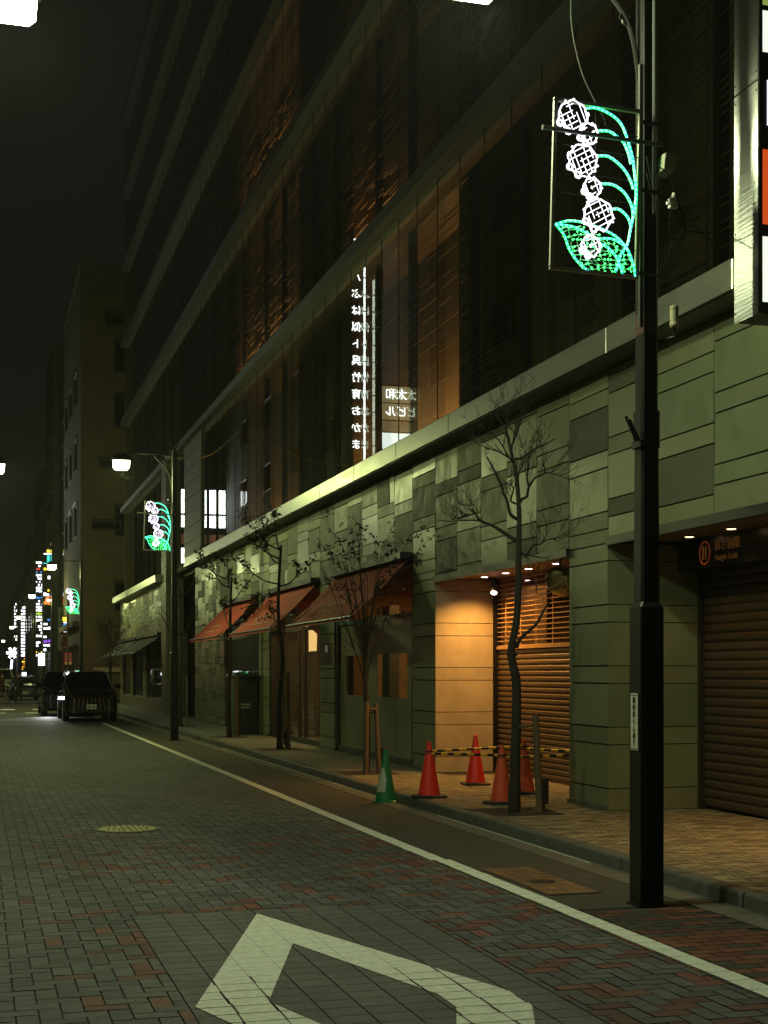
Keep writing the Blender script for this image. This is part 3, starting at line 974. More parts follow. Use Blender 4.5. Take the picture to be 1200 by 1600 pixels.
# round mirror and the spotlight in the recess
rmir = thing('convex_mirror', (7.2, 16.75, 2.8), 'round convex mirror hanging under the entrance ceiling', 'mirror')
a = MB()
c0 = Vector((7.2, 16.78, 2.87)); ax = Vector((-.45, -.55, -.25)).normalized(); u_ = ax.cross(Vector((0, 0, 1))).normalized(); v_ = u_.cross(ax)
rings = []
for rr, dd in ((.19, -.02), (.2, .0), (.185, .02), (.14, .045), (.08, .06), (.001, .065)):
    rings.append([c0 + (u_ * math.cos(k * math.pi / 12) + v_ * math.sin(k * math.pi / 12)) * rr + ax * dd for k in range(24)])
a.loft(rings); a.build('mirror_face', M('mirror_gold', (.75, .6, .3), .12, metal=1, var=0), rmir, smooth=True)
a = MB(); a.tube(smoothpath([(7.2, 16.7, 3.17), (7.16, 16.7, 3.1), (7.24, 16.8, 3.03)]), .014, 6); a.build('bracket', m_polegrey, rmir)
sl = thing('spotlight', (7.7, 20.6, 3.17), 'black spotlight tilted down beside the orange wall', 'spotlight')
a = MB(); a.box(7.65, 7.75, 20.55, 20.65, 3.13, 3.169); a.tube([(7.7, 20.6, 3.14), (7.7, 20.58, 3.05)], .012, 6); a.build('bracket', m_dark, sl)
a = MB(); a.tube([(7.73, 20.58, 3.07), (7.69, 20.5, 2.93)], [.045, .055], 12); a.build('body', m_dark, sl)
a = MB(); a.tube([(7.69, 20.5, 2.93), (7.687, 20.494, 2.92)], [.05, .045], 12); a.build('lens', e_down, sl)
tr_ = MB(); tr_.box(6.86, 6.89, 52.9, 53.4, 3.35, 3.55)
tag(tr_.build('exit_sign', E('exit_green', (.1, .8, .3), 1.2)), 'small green lit sign on the stone pier beside the second lamp post', 'sign')
gl2 = thing('green_neon_sign', (6.6, 28.6, 2.72), 'small green ring shaped neon between the red awnings', 'neon sign')
a = MB(); a.tube([(6.6, 28.45 + .12 * math.cos(t * .524), 2.86 + .12 * math.sin(t * .524)) for t in range(13)], .016, 6); a.octa((6.6, 28.95, 2.82), .035); a.octa((6.6, 28.8, 2.78), .03); a.build('ring_tube', E('neon_green', (.15, 1, .45), 2.5), gl2)
a = MB(); a.box(6.61, 6.92, 28.5, 28.9, 2.84, 2.87); a.build('bracket', m_dark, gl2)

# ------------------------------------------------------------------ street lamps
def lamp_post(x, y, side, zl, label, reach=1.3, light=True, post_label=None):
    t = thing('street_lamp', (x, y, 0), label, 'street lamp', 'street lamps along the road')
    def sq(h, z, c=.25): 
        b = h * c
        return [(x - h, y - h + b, z), (x - h + b, y - h, z), (x + h - b, y - h, z), (x + h, y - h + b, z), (x + h, y + h - b, z), (x + h - b, y + h, z), (x - h + b, y + h, z), (x - h, y + h - b, z)]
    a = MB(); a.loft([sq(.092, .0, .08), sq(.094, .02, .08), sq(.094, 2.17, .08), sq(.076, 2.21, .2)]); a.box(x - .11, x + .11, y - .11, y + .11, 0, .012)
    a.box(x + .094, x + .1, y - .05, y + .05, .9, 1.3); a.build('base', m_pole, t)
    a = MB(); a.loft([sq(.076, 2.21), sq(.07, 3.35)]); a.loft([sq(.078, 3.33), sq(.078, 3.60)]); a.loft([sq(.066, 3.60), sq(.062, zl + .5)]); a.build('shaft', m_pole, t)
    a = MB(); a.loft([sq(.064, 4.15), sq(.066, 4.16), sq(.064, 4.52), sq(.063, 4.53)]); a.build('rust_patch', m_rust, t)
    top = zl + .42
    # arm with a scroll bracket beneath it
    a = MB()
    a.tube([(x + side * .25, y, top), (x - side * (reach - .05), y, top - .0)], .022, 7)
    a.tube(smoothpath([(x - side * .06, y, top - .85), (x - side * .16, y, top - .42), (x - side * .5, y, top - .06)]), .018, 6)
    for (cx, cz, rr) in ((.17, .16, .085), (.16, .42, .055), (.33, .1, .05)):
        a.tube([(x - side * (cx + rr * (1 - k * .035) * math.cos(k * .55)), y, top - cz + rr * (1 - k * .035) * math.sin(k * .55)) for k in range(16)], .01, 5)
    a.build('arm', m_pole, t)
    a = MB(); a.lathe((x, y, zl + .5), [(.066, 0), (.075, .02), (.04, .06), (.02, .09), (.001, .1)], 10)
    a.tube([(x + .1 * math.cos(k * .393), y, zl + .69 + .1 * math.sin(k * .393)) for k in range(17)], .013, 5); a.build('finial', m_pole, t)
    hx = x - side * reach
    h = MB(); h.loft([[(hx - .23, y - .13, zl + .22), (hx + .23, y - .13, zl + .22), (hx + .23, y + .13, zl + .22), (hx - .23, y + .13, zl + .22)],
                      [(hx - .22, y - .12, zl + .3), (hx + .22, y - .12, zl + .3), (hx + .22, y + .12, zl + .3), (hx - .22, y + .12, zl + .3)],
                      [(hx - .1, y - .06, zl + .4), (hx + .1, y - .06, zl + .4), (hx + .1, y + .06, zl + .4), (hx - .1, y + .06, zl + .4)]])
    ho = h.build('lamp_head', m_pole, t)
    l = MB(); l.loft([[(hx - .2, y - .11, zl + .22), (hx + .2, y - .11, zl + .22), (hx + .2, y + .11, zl + .22), (hx - .2, y + .11, zl + .22)],
                      [(hx - .19, y - .1, zl + .06), (hx + .19, y - .1, zl + .06), (hx + .19, y + .1, zl + .06), (hx - .19, y + .1, zl + .06)],
                      [(hx - .14, y - .06, zl), (hx + .14, y - .06, zl), (hx + .14, y + .06, zl), (hx - .14, y + .06, zl)]])
    l.build('lens', e_lamp, ho)
    if light:
        p = bpy.data.lights.new('lamp_light', 'POINT')
        p.energy = LAMP_W; p.color = NEAR_C if y < 12 else LAMP_C; p.shadow_soft_size = .1
        o = bpy.data.objects.new('lamp_light', p)
        COL.objects.link(o); o.location = (hx, y, zl - .14)
    return t
PX = 4.70
post = lamp_post(PX, 9.36, 1, 6.45, 'nearest dark lamp post carrying the big lily panel and a white street name plate', 1.35)
lamp_post(PX, 35.1, 1, 6.68, 'dark lamp post beside the third tree with a lit lamp above a lily panel')
lamp_post(PX, 67.8, 1, 6.5, 'lamp post behind the parked black minivan, with a small lily panel', 1.35)
lamp_post(PX, 94.5, 1, 6.5, 'lamp post beyond the minivan whose lamp shines beside the tenant signs')
lamp_post(PX, 126, 1, 6.3, 'far lamp post whose lamp shines left of the white signs', 1.3)
lamp_post(PX, 148, 1, 6.1, 'very far lamp post, its lamp the lower left of the lamp row', 1.35, False)
lamp_post(PX, 190, 1, 5.6, 'farthest lamp post at the end of the lamp row', 1.5, False)
lamp_post(-1.02, 10.55, -1, 6.42, 'lamp post on the near left, only its lamp showing at the top corner', 1.24)
lamp_post(-1.02, 35.3, -1, 6.5, 'lamp post on the left kerb, its lamp cut by the picture edge', 1.45)
lamp_post(-1.02, 66, -1, 6.5, 'lamp post on the left kerb out past the crossing', 1.2)
# fittings on the nearest post
a = MB(); a.box(4.599, 4.606, 9.30, 9.415, 1.13, 1.545); 
npl = a.build('street_name_plate', m_signpale)
tag(npl, 'narrow white street name plate with vertical black writing on the nearest post', 'sign')
for i, chh in enumerate('銀座鈴らん通り'):
    text_mesh(chh, .05, m_ink, 'lettering', npl, face_minus_x(4.5975, 9.357, 1.492 - i * .052), depth=.0012)
a = MB()
for z in (1.14, 1.53): a.box(4.5965, 4.599, 9.31, 9.405, z, z + .004)
a.build('border_line', m_ink, npl)
fh = MB()
for dz, dy in ((0, 0), (.03, .05)): fh.tube([(4.62, 9.3 + dy, 3.36 + dz * .3), (4.5, 9.24 + dy, 3.52 + dz)], .012, 6)
fh.box(4.6, 4.64, 9.26, 9.4, 3.33, 3.38)
tag(fh.build('flag_holder', m_dark), 'pair of dark flag tubes sticking out of the nearest post', 'bracket')
ss = thing('sensor', (4.86, 9.24, 4.2), 'beige cylinder sensor on a short arm right of the nearest post', 'sensor')
a = MB(); a.lathe((4.86, 9.24, 4.2), [(.028, 0), (.034, .012), (.034, .03), (.031, .035), (.031, .13), (.033, .135), (.033, .155), (.02, .16), (.001, .16)], 14); a.build('body', M('beige_plastic', (.5, .47, .28), .5, var=.08), ss)
a = MB(); a.tube([(4.86, 9.24, 4.2), (4.86, 9.24, 4.13), (4.75, 9.33, 4.11)], .014, 6); a.build('arm', m_dark, ss)
bx = thing('speaker', (4.8, 9.3, 5.37), 'small greenish box speaker fixed to the nearest post above the cables', 'speaker')
a = MB(); a.loft([[(4.76, 9.2, 5.33), (4.86, 9.24, 5.33), (4.86, 9.38, 5.33), (4.76, 9.38, 5.33)], [(4.77, 9.18, 5.45), (4.89, 9.22, 5.45), (4.89, 9.38, 5.45), (4.77, 9.38, 5.45)]]); a.build('body', M('speaker_plastic', (.2, .22, .14), .5), bx)
a = MB()
for k in range(4): a.box(4.78 + k * .022, 4.787 + k * .022, 9.33, 9.36, 5.47, 5.57)
a.box(4.76, 4.86, 9.33, 9.36, 5.45, 5.47); a.build('fin_bracket', m_dark, bx)
cc = thing('cable_connector', (4.83, 9.22, 5.1), 'white cable connector hanging by the nearest post', 'connector')
a = MB(); a.box(4.81, 4.87, 9.2, 9.24, 5.06, 5.13); a.box(4.8, 4.83, 9.19, 9.25, 5.09, 5.12); a.tube([(4.84, 9.22, 5.13), (4.85, 9.22, 5.17)], .014, 6); a.build('housing', M('white_plastic', (.75, .78, .7), .4, var=.05, emit=0), cc)
cb = MB()
def cable(pts, r=.005): cb.tube(smoothpath(pts, 8), r, 5)
cable([(4.72, 9.22, 5.35), (4.80, 9.2, 5.28), (4.9, 9.2, 5.02), (4.93, 9.2, 4.92), (4.9, 9.2, 4.84), (4.84, 9.2, 4.83), (4.8, 9.2, 4.9), (4.82, 9.21, 5.05)])
cable([(4.64, 9.24, 5.42), (4.68, 9.22, 5.22), (4.75, 9.22, 5.13), (4.82, 9.22, 5.1)])
cable([(4.64, 9.24, 5.3), (4.72, 9.22, 5.02), (4.82, 9.22, 4.96)])
cable([(4.86, 9.24, 5.1), (5.3, 9.6, 5.02), (5.9, 10.2, 5.1), (6.9, 11.5, 5.35)], .0045)
cable([(4.86, 9.22, 5.05), (5.0, 9.3, 4.94), (5.5, 9.7, 5.08), (6.9, 11.2, 5.6)], .0045)
cable([(4.64, 9.2, 4.58), (4.68, 9.2, 4.53), (4.78, 9.2, 4.68), (4.83, 9.2, 4.86)], .0045)
tag(cb.build('cable_bundle', m_cable, smooth=True), 'loops of thin cable tied to the nearest post beside the lily panel', 'cable')
cb = MB()
cable([(4.30, 9.2, 5.6), (4.28, 9.2, 5.66), (4.16, 9.3, 6.0), (4.12, 9.4, 6.45), (4.16, 9.4, 6.87)], .007)
cable([(4.30, 9.2, 5.6), (4.38, 9.2, 5.52), (4.42, 9.2, 5.56), (4.32, 9.2, 5.56), (4.24, 9.2, 5.6), (4.3, 9.2, 5.53)], .006)
tag(cb.build('hanging_cable', m_cable, smooth=True), 'dark cable coming down behind the top of the big lily panel', 'cable')
cb = MB()
cable([(PX - .3, 35.1, 7.08), (PX - .1, 35.2, 7.05), (PX + .5, 35.6, 7.1), (PX + 1.2, 36.4, 7.4), (6.9, 38, 8.3)], .014)
tag(cb.build('overhead_cable', M('pale_cable', (.35, .36, .25), .5, var=.1), smooth=True), 'pale cable sagging from the second lamp post to the glass facade', 'cable')

# ------------------------------------------------------------------ lily of the valley light panels (drawn in panel units, 0..1 across, 0..1 up)
PW, PH = .66, 1.19
def pq(px, py):                                     # from measured drawing units to panel metres
    s = (px - 98) / 674
    t, b = 75 + 112 * s, 1420 + 82 * s
    return (-PW + PW * s, 1.19 * (1 - (py - t) / (b - t)))
def lily_panel(loc, label):
    t = thing('lily_light_panel', loc, label, 'light panel', 'lily of the valley light panels')
    f = MB()
    w_ = .013
    f.box(-PW - w_, -PW + w_, -w_, w_, 0, PH); f.box(-w_, w_, -w_, w_, 0, PH); f.box(-PW - w_, w_, -w_, w_, PH - w_, PH + w_); f.box(-PW - w_, w_, -w_, w_, -w_, w_)
    f.build('frame', M('frame_alu', (.55, .55, .45), .4, metal=.5, var=.1) if 'frame_alu' not in bpy.data.materials else bpy.data.materials['frame_alu'], t, local=True)
    f = MB()
    for z in (.21, .54, .70, .88, 1.03): f.tube([(-PW, 0, z), (0, 0, z - .02)], .0035, 4)
    f.tube([(-.35, 0, PH), (-.34, 0, .02)], .004, 4)
    f.build('support_wire', m_cable, t, local=True)
    for (cx, cy, rr, big) in ((235, 215, 108, 1), (360, 355, 70, 0), (320, 565, 108, 1), (400, 785, 66, 0), (455, 1000, 108, 1), (400, 1250, 70, 0)):
        m = MB()
        X, Z = pq(cx, cy)
        r = rr / 674 * PW
        rg = random.Random(cx)
        n = 30
        pts = []
        for k in range(n + 1):
            a = 2 * math.pi * k / n
            low = max(0, math.cos(a - 4.2))
            q = r * (1 + .05 * math.sin(a * 7 + cx) + .16 * low * (1 + .8 * math.sin(a * 9)))
            pts.append((X + q * math.cos(a), -.012, Z + q * math.sin(a) * 1.0))
        m.tube(pts, .0058, 5)
        for side_ in (-.5, .2):                     # flared lip of the bell
            a = 4.2 + side_
            c = (X + r * 1.12 * math.cos(a), Z + r * 1.12 * math.sin(a))
            m.tube([(c[0] + .022 * math.cos(k * .7), -.012, c[1] + .022 * math.sin(k * .7)) for k in range(10)], .007, 5)
        st = .04
        th = .55
        for fam in (0, 1):
            d = (math.cos(th + fam * 1.45), math.sin(th + fam * 1.45))
            nn = (-d[1], d[0])
            k = -int(r / st)
            while k * st < r:
                o = k * st + rg.uniform(-.004, .004)
                if abs(o) < r * .92:
                    hl = math.sqrt(max(0, r * r - o * o)) * .96
                    a0 = -hl if rg.random() < .75 else -hl * .2
                    a1 = hl if rg.random() < .75 else hl * .2
                    m.tube([(X + nn[0] * o + d[0] * a0, -.006, Z + nn[1] * o + d[1] * a0), (X + nn[0] * o + d[0] * a1, -.006, Z + nn[1] * o + d[1] * a1)], .003, 4)
                k += 1
        for k in range(7 if big else 4):
            a = rg.uniform(0, 6.28)
            m.octa((X + r * 1.1 * math.cos(a), -.012, Z + r * 1.1 * math.sin(a)), .011)
        m.build('flower', e_white, t, local=True)
    def rope(name, pts, rad, bead, rope_m):
        p = [(*pq(a, b),) for a, b in pts]
        sp = smoothpath([(q[0], -.004, q[1]) for q in p], 6)
        m = MB()
        m.tube(sp, rad, 5, 0)
        acc, last = 0, sp[0]
        out = []
        for i in range(1, len(sp)):
            seg = (sp[i] - sp[i - 1]).length
            while acc < seg:
                out.append(sp[i - 1].lerp(sp[i], acc / seg)); acc += bead
            acc -= seg
        for k, q in enumerate(out):
            d = rad * .3 if k % 2 else -rad * .3
            m.octa((q.x + d, -.012, q.z + d * .6), rad * 1.15, 1 + k % 2)
        m.build(name, [rope_m, e_cyan, e_blue], t, local=True)
    for pts in ([(330, 155), (400, 150), (470, 172), (560, 225), (620, 290), (660, 380), (690, 470), (715, 560), (730, 660), (745, 780), (748, 880), (735, 1000), (712, 1120), (690, 1240), (640, 1320), (620, 1400), (597, 1460)],
                [(432, 335), (520, 340), (590, 385), (640, 430), (680, 520), (700, 600)],
                [(438, 535), (520, 540), (600, 595), (660, 660), (700, 730), (725, 800)],
                [(470, 757), (560, 765), (640, 815), (690, 880), (720, 950), (728, 1010)],
                [(548, 962), (610, 960), (665, 1000), (700, 1050), (715, 1110)]):
        rope('stem', pts, .0085, .017, e_green)
    for pts in ([(125, 1075), (220, 1050), (340, 1065), (480, 1115), (600, 1180), (690, 1280), (740, 1400), (757, 1492)],
                [(125, 1080), (190, 1165), (230, 1270), (300, 1375), (392, 1458)],
                [(130, 1078), (250, 1095), (370, 1150), (440, 1190), (560, 1195), (650, 1240), (690, 1275)],
                [(470, 1230), (540, 1270), (600, 1335), (640, 1420), (657, 1482)]):
        rope('leaf_edge', pts, .0075, .019, e_green)
    net = MB()
    rg = random.Random(5)
    def inleaf(x, y):
        return 1085 + (x - 130) * .02 < y < 1460 and y < 1090 + (x - 130) * 1.75 and y > 1060 + max(0, x - 300) * .55 and x < 745
    for fam in (0, 1):
        for k in range(11):
            pts = []
            for s in range(14):
                if fam == 0: x, y = 130 + s * 48, 1090 + k * 38 + rg.uniform(-14, 14)
                else: x, y = 170 + k * 55 + rg.uniform(-16, 16) + s * 6, 1070 + s * 32
                if inleaf(x, y):
                    q = pq(x, y); pts.append((q[0], .004, q[1]))
                    if rg.random() < .6: net.octa((q[0], -.004, q[1]), .0085, 1)
            if len(pts) > 1: net.tube(pts, .0028, 4, 0)
    net.build('leaf_net', [E('net_green', (.02, .45, .12), .7) if 'net_green' not in bpy.data.materials else bpy.data.materials['net_green'], e_spring], t, local=True)
    br = MB()
    br.box(-.01, .155, -.012, .012, PH - .08, PH - .06); br.box(-.01, .155, -.012, .012, .62, .64); br.box(.0, .155, -.012, .012, .02, .04)
    br.build('bracket', m_polegrey, t, local=True)
    return t
p1 = lily_panel((PX - .16, 9.2, 4.53), 'largest lily panel of white and green lights, on the nearest post')
p1.rotation_euler = (0, .028, 0)
p2 = copy_tree(p1, (PX - .1, 35.02, 4.70), 'lily panel of white and green lights on the post by the third tree')
p3 = copy_tree(p1, (PX - .1, 67.72, 4.42), 'smallest lily panel of lights, above the black minivan')
for yy, zz, l in ((9.13, 5.50, 'thin grey banner rod crossing in front of the big lily panel'), (34.95, 5.62, 'thin banner rod across the lily panel by the third tree')):
    a = MB(); a.tube([(PX + .02, yy, zz - .03), (PX - .92, yy - .05, zz - .02)], .016, 8); a.tube([(PX - .92, yy - .05, zz - .02), (PX - .935, yy - .05, zz - .02)], .02, 8)
    tag(a.build('banner_rod', m_polegrey), l, 'rod', 'banner rods on the lamp posts')
a = MB(); a.box(PX - .098, PX - .07, 9.27, 9.3, 4.2, 6.1); a.tube([(PX - .02, 9.2, 5.0), (PX - .02, 9.2, 6.6)], .012, 6)
tag(a.build('conduit', m_polegrey), 'grey conduit strapped up the side of the nearest post', 'conduit')

# ------------------------------------------------------------------ the blade sign at the right
bs_ = thing('blade_sign', (5.5, 9.3, 4.4), 'tall steel edged blade sign with white and red lit panels at the right', 'sign')
m_steel = bpy.data.materials.new('brushed_steel')
m_steel.use_nodes = True
t_ = m_steel.node_tree
b_ = t_.nodes['Principled BSDF']
b_.inputs['Base Color'].default_value = (.62, .63, .58, 1); b_.inputs['Metallic'].default_value = 1; b_.inputs['Roughness'].default_value = .45
b_.inputs['Anisotropic'].default_value = 1.0
tg = t_.nodes.new('ShaderNodeCombineXYZ'); tg.inputs[1].default_value = 1
t_.links.new(tg.outputs[0], b_.inputs['Tangent'])
tc = t_.nodes.new('ShaderNodeTexCoord'); mp = t_.nodes.new('ShaderNodeMapping'); mp.inputs['Scale'].default_value = (1, 1.5, 26)
no = t_.nodes.new('ShaderNodeTexNoise'); no.inputs['Scale'].default_value = 1.6; no.inputs['Detail'].default_value = 1.5
bu = t_.nodes.new('ShaderNodeBump'); bu.inputs['Strength'].default_value = .03; bu.inputs['Distance'].default_value = .05
t_.links.new(tc.outputs['Object'], mp.inputs[0]); t_.links.new(mp.outputs[0], no.inputs['Vector']); t_.links.new(no.outputs['Fac'], bu.inputs['Height']); t_.links.new(bu.outputs[0], b_.inputs['Normal'])
SY0, SY1, SX = 9.165, 9.50, 5.5
a = MB()
a.box(SX, SX + .004, SY0, SY1, 4.33, 6.04); a.box(SX, SX + .004, SY0, SY1, 6.055, 9.5); a.build('edge_plate', m_steel, bs_)
a = MB(); a.box(SX + .006, 6.85, SY0 + .012, SY1 - .01, 4.335, 9.5)
for z in (4.40, 4.92, 4.97, 5.56, 5.60, 6.19, 6.235, 6.58, 7.4): a.box(SX + .02, 6.85, SY0 - .006, SY0 + .02, z - .018, z + .018)
a.box(SX + .006, SX + .035, SY0 - .008, SY0 + .02, 4.335, 9.5); a.build('casing', m_dark, bs_)
for z0, z1, mt, nm in ((4.42, 4.9, e_sign, 'white_panel'), (4.99, 5.54, e_red, 'red_panel'), (5.62, 6.17, m_blk, 'black_panel'), (6.25, 6.56, e_sign, 'white_panel'), (6.6, 7.38, e_signgreen, 'lime_panel')):
    a = MB(); a.box(SX + .035, 6.83, SY0 - .002, SY0 + .01, z0, z1); a.build(nm, mt, bs_)
a = MB(); a.box(SX + .075, SX + .082, SY0 - .008, SY0 - .003, 5.72, 6.05); a.box(SX + .075, SX + .6, SY0 - .008, SY0 - .003, 5.72, 5.727); a.build('outline_stroke', E('outline_white', (.8, .85, 1), 1.5), bs_)
text_mesh('八', .42, m_ink, 'lettering', bs_, face_minus_y(SX + .28, SY0 - .004, 6.83))
a = MB()
for zz in (4.40, 5.0, 5.55, 5.98, 6.12):
    for yy in (SY0 + .02, SY1 - .02): a.lathe((0, 0, 0), [(.0001, 0)], 3) if False else a.box(SX - .004, SX, yy - .006, yy + .006, zz - .006, zz + .006)
a.build('rivet', m_dark, bs_)

# ------------------------------------------------------------------ cones and bars
def cone(x, y, z, mat, label, base=True, tilt=(0, 0), white=False, rot=0, name='traffic_cone'):
    t = thing(name, (x, y, z), label, 'traffic cone', 'traffic cones on the pavement')
    a = MB()
    a.lathe((x, y, z), [(.145, .022), (.14, .035), (.03, .66), (.03, .685), (.018, .70), (.001, .70)] if base else [(.165, .0), (.16, .02), (.14, .03), (.03, .66), (.028, .69), (.001, .70)], 22)
    a.build('cone_body', mat, t, smooth=False)
    if base:
        a = MB()
        c, s = math.cos(rot), math.sin(rot)
        def ring(h, zz):
            q = h * .72
            return [(x + c * u - s * v, y + s * u + c * v, z + zz) for u, v in ((-q, -h), (q, -h), (h, -q), (h, q), (q, h), (-q, h), (-h, q), (-h, -q))]
        a.loft([ring(.19, 0), ring(.19, .022), ring(.165, .035)])
        a.build('base', m_rubber, t)
    if white:
        a = MB()
        n = 7
        for i in range(n):
            for zz in range(7):
                th = lambda i, h: 3.3 + i * .16 + (h - .2) * 1.1
                def Q(i, h):
                    r = .145 - (.145 - .03) * (h - .03) / .63 + .003
                    return (x + r * math.cos(th(i, h)), y + r * math.sin(th(i, h)), z + h)
                h0 = .14 + zz * .045
                if i >= n - max(0, zz - 3): continue
                a.face([Q(i, h0), Q(i + 1, h0), Q(i + 1, h0 + .045), Q(i, h0 + .045)])
        a.build('reflective_sheet', M('worn_white', (.45, .48, .36), .5, var=.25), t)
    return t
cone(5.12, 17.66, 0, m_cone_green, 'green traffic cone at the kerb with a torn white sheet', base=False, white=True)
cone(5.47, 16.9, .12, m_cone_red, 'red traffic cone nearest the green one', rot=.2)
cone(6.71, 18.62, .12, m_cone_red, 'bright red traffic cone in front of the orange wall', rot=-.1)
cone(6.05, 15.86, .12, m_cone_orange, 'faded orange cone just left of the bare tree trunk', rot=.3)
cone(6.83, 17.1, .12, m_cone_orange, 'orange cone half hidden behind the bare tree trunk', rot=.1)
cone(7.42, 16.2, .12, m_cone_red, 'red cone tucked behind the stone pier in the entrance', rot=.1)
def bar(p, q, label):
    a = MB()
    P, Q = Vector(p), Vector(q)
    n = max(6, int((Q - P).length / .1))
    for i in range(n):
        a.tube([P.lerp(Q, i / n), P.lerp(Q, (i + 1) / n)], .017, 8, i % 2)
    for e in (P, Q):
        a.tube([(e.x + .043 * math.cos(k * .6283), e.y + .043 * math.sin(k * .6283), e.z) for k in range(11)], .012, 5, 1)
    tag(a.build('barrier_bar', [m_yel, m_blk]), label, 'barrier bar', 'striped bars between the cones')
bar((5.47, 16.9, .70), (6.83, 17.1, .735), 'yellow and black bar from the left red cone to the cone behind the tree')
bar((5.47, 16.9, .67), (6.05, 15.86, .70), 'yellow and black bar from the left red cone to the faded orange cone')
bar((6.83, 17.1, .70), (7.42, 16.2, .70), 'yellow and black bar from behind the tree to the stone pier')
bar((6.05, 15.86, .67), (7.42, 16.2, .67), 'yellow and black bar crossing behind the bare tree trunk')

# ------------------------------------------------------------------ trees
CR, SR = math.cos(YAW), math.sin(YAW)
def twig(mb, lf, p, d, l, r, depth, rg, leaf, droop=.0):
    pts = [Vector(p)]
    dd = Vector(d).normalized()
    n = 4
    for i in range(n):
        dd = (dd + Vector((rg.uniform(-.3, .3), rg.uniform(-.3, .3), rg.uniform(-.18, .3) - droop))).normalized()
        pts.append(pts[-1] + dd * l / n)
    mb.tube(pts, [r * (1 - .7 * i / n) for i in range(n + 1)], 4 if r < .01 else 6, 0, False)
    if depth > 0:
        for k in range(rg.randint(2, 3)):
            i = rg.randint(1, n)
            nd = (dd + Vector((rg.uniform(-1, 1), rg.uniform(-1, 1), rg.uniform(-.3, .8)))).normalized()
            twig(mb, lf, pts[i], nd, l * rg.uniform(.45, .75), max(r * .5, .0022), depth - 1, rg, leaf, droop)
    if leaf > 0:
        for i in range(1, n + 1):
            for k in range(3):
                if rg.random() < leaf: leafquad(lf, pts[i], rg)
def leafquad(lf, p, rg):
    d = Vector((rg.uniform(-1, 1), rg.uniform(-1, 1), rg.uniform(-1.1, .3))).normalized()
    s = d.cross(Vector((rg.uniform(-1, 1), rg.uniform(-1, 1), rg.uniform(-1, 1)))).normalized()
    l, w = rg.uniform(.06, .11), rg.uniform(.014, .024)
    up = d.cross(s) * .012
    a = p
    lf.idx([a, a + d * l * .45 + s * w + up, a + d * l, a + d * l * .45 - s * w + up, a + d * l * .5], [(0, 1, 4), (1, 2, 4), (2, 3, 4), (3, 0, 4)])
def litter(mb, x, y, n, rg):
    for k in range(n):
        a = rg.uniform(0, 6.28); r = rg.uniform(.0, .4)
        px, py = x + r * math.cos(a), y + r * math.sin(a)
        mb.face([(px, py, .124), (px + rg.uniform(.02, .05), py + rg.uniform(-.02, .02), .128), (px + rg.uniform(.02, .05), py + rg.uniform(.02, .05), .126), (px, py + rg.uniform(.02, .04), .13)])
def pit(t, x, y):
    a = MB(); a.box(x - .45, x + .45, y - .45, y + .45, .1, .121); a.build('tree_pit', M('soil', (.03, .022, .014), .95, var=.5, scale=20, bump=.8, bscale=40) if 'soil' not in bpy.data.materials else bpy.data.materials['soil'], t)
def stake(x, y, h, dx, label, r=.034):
    a = MB(); a.tube([(x, y, .1), (x + dx, y + .02, h)], [r, r * .92], 9); a.tube([(x + dx, y + .02, h - .12), (x + dx * 2.2 + (.14 if dx > 0 else -.14), y + .05, h - .13)], .02, 6)
    tag(a.build('tree_stake', m_stake), label, 'stake', 'tree stakes')

# the bare tree by the entrance, limb by limb (metres across the picture from the trunk, metres up)
TX, TY = 5.83, 14.9
def lim(pts, k=5, dep=0.0):
    n = len(pts)
    return smoothpath([(TX + u * CR + dep * (i / n) * SR, TY - u * SR + dep * (i / n) * CR, z) for i, (u, z) in enumerate(pts)], k)
def zz(x, y): return ((700 + x / 5.4545 - 807) * .00723, 1.7 + (1050 - 620 - y / 5.4545) * .00723)
rg = random.Random(11)
t1 = thing('bare_tree', (TX, TY, .12), 'bare dark street tree in front of the orange lit entrance', 'tree', 'young street trees')
m = MB()
tp = [(0.0, .08), (.01, .5), (.025, 1.0), (.03, 1.55), (-.01, 1.78), (-.03, 1.95), (.035, 2.32), (.05, 2.8), (.055, 3.12), (.06, 3.5), (.03, 3.9), (-.015, 4.13), (-.07, 4.37)]
m.tube(lim(tp, 4), [.064 - .048 * i / 48 + (.024 if i == 0 else .01 if i < 4 else 0) for i in range(49)], 9)
m.octa(lim([(-.02, 1.9), (-.02, 1.9)], 1)[0], .072); m.octa(lim([(.02, 1.62), (.02, 1.62)], 1)[0], .064)
m.build('trunk', m_bark, t1, smooth=True)
m, lf = MB(), MB()
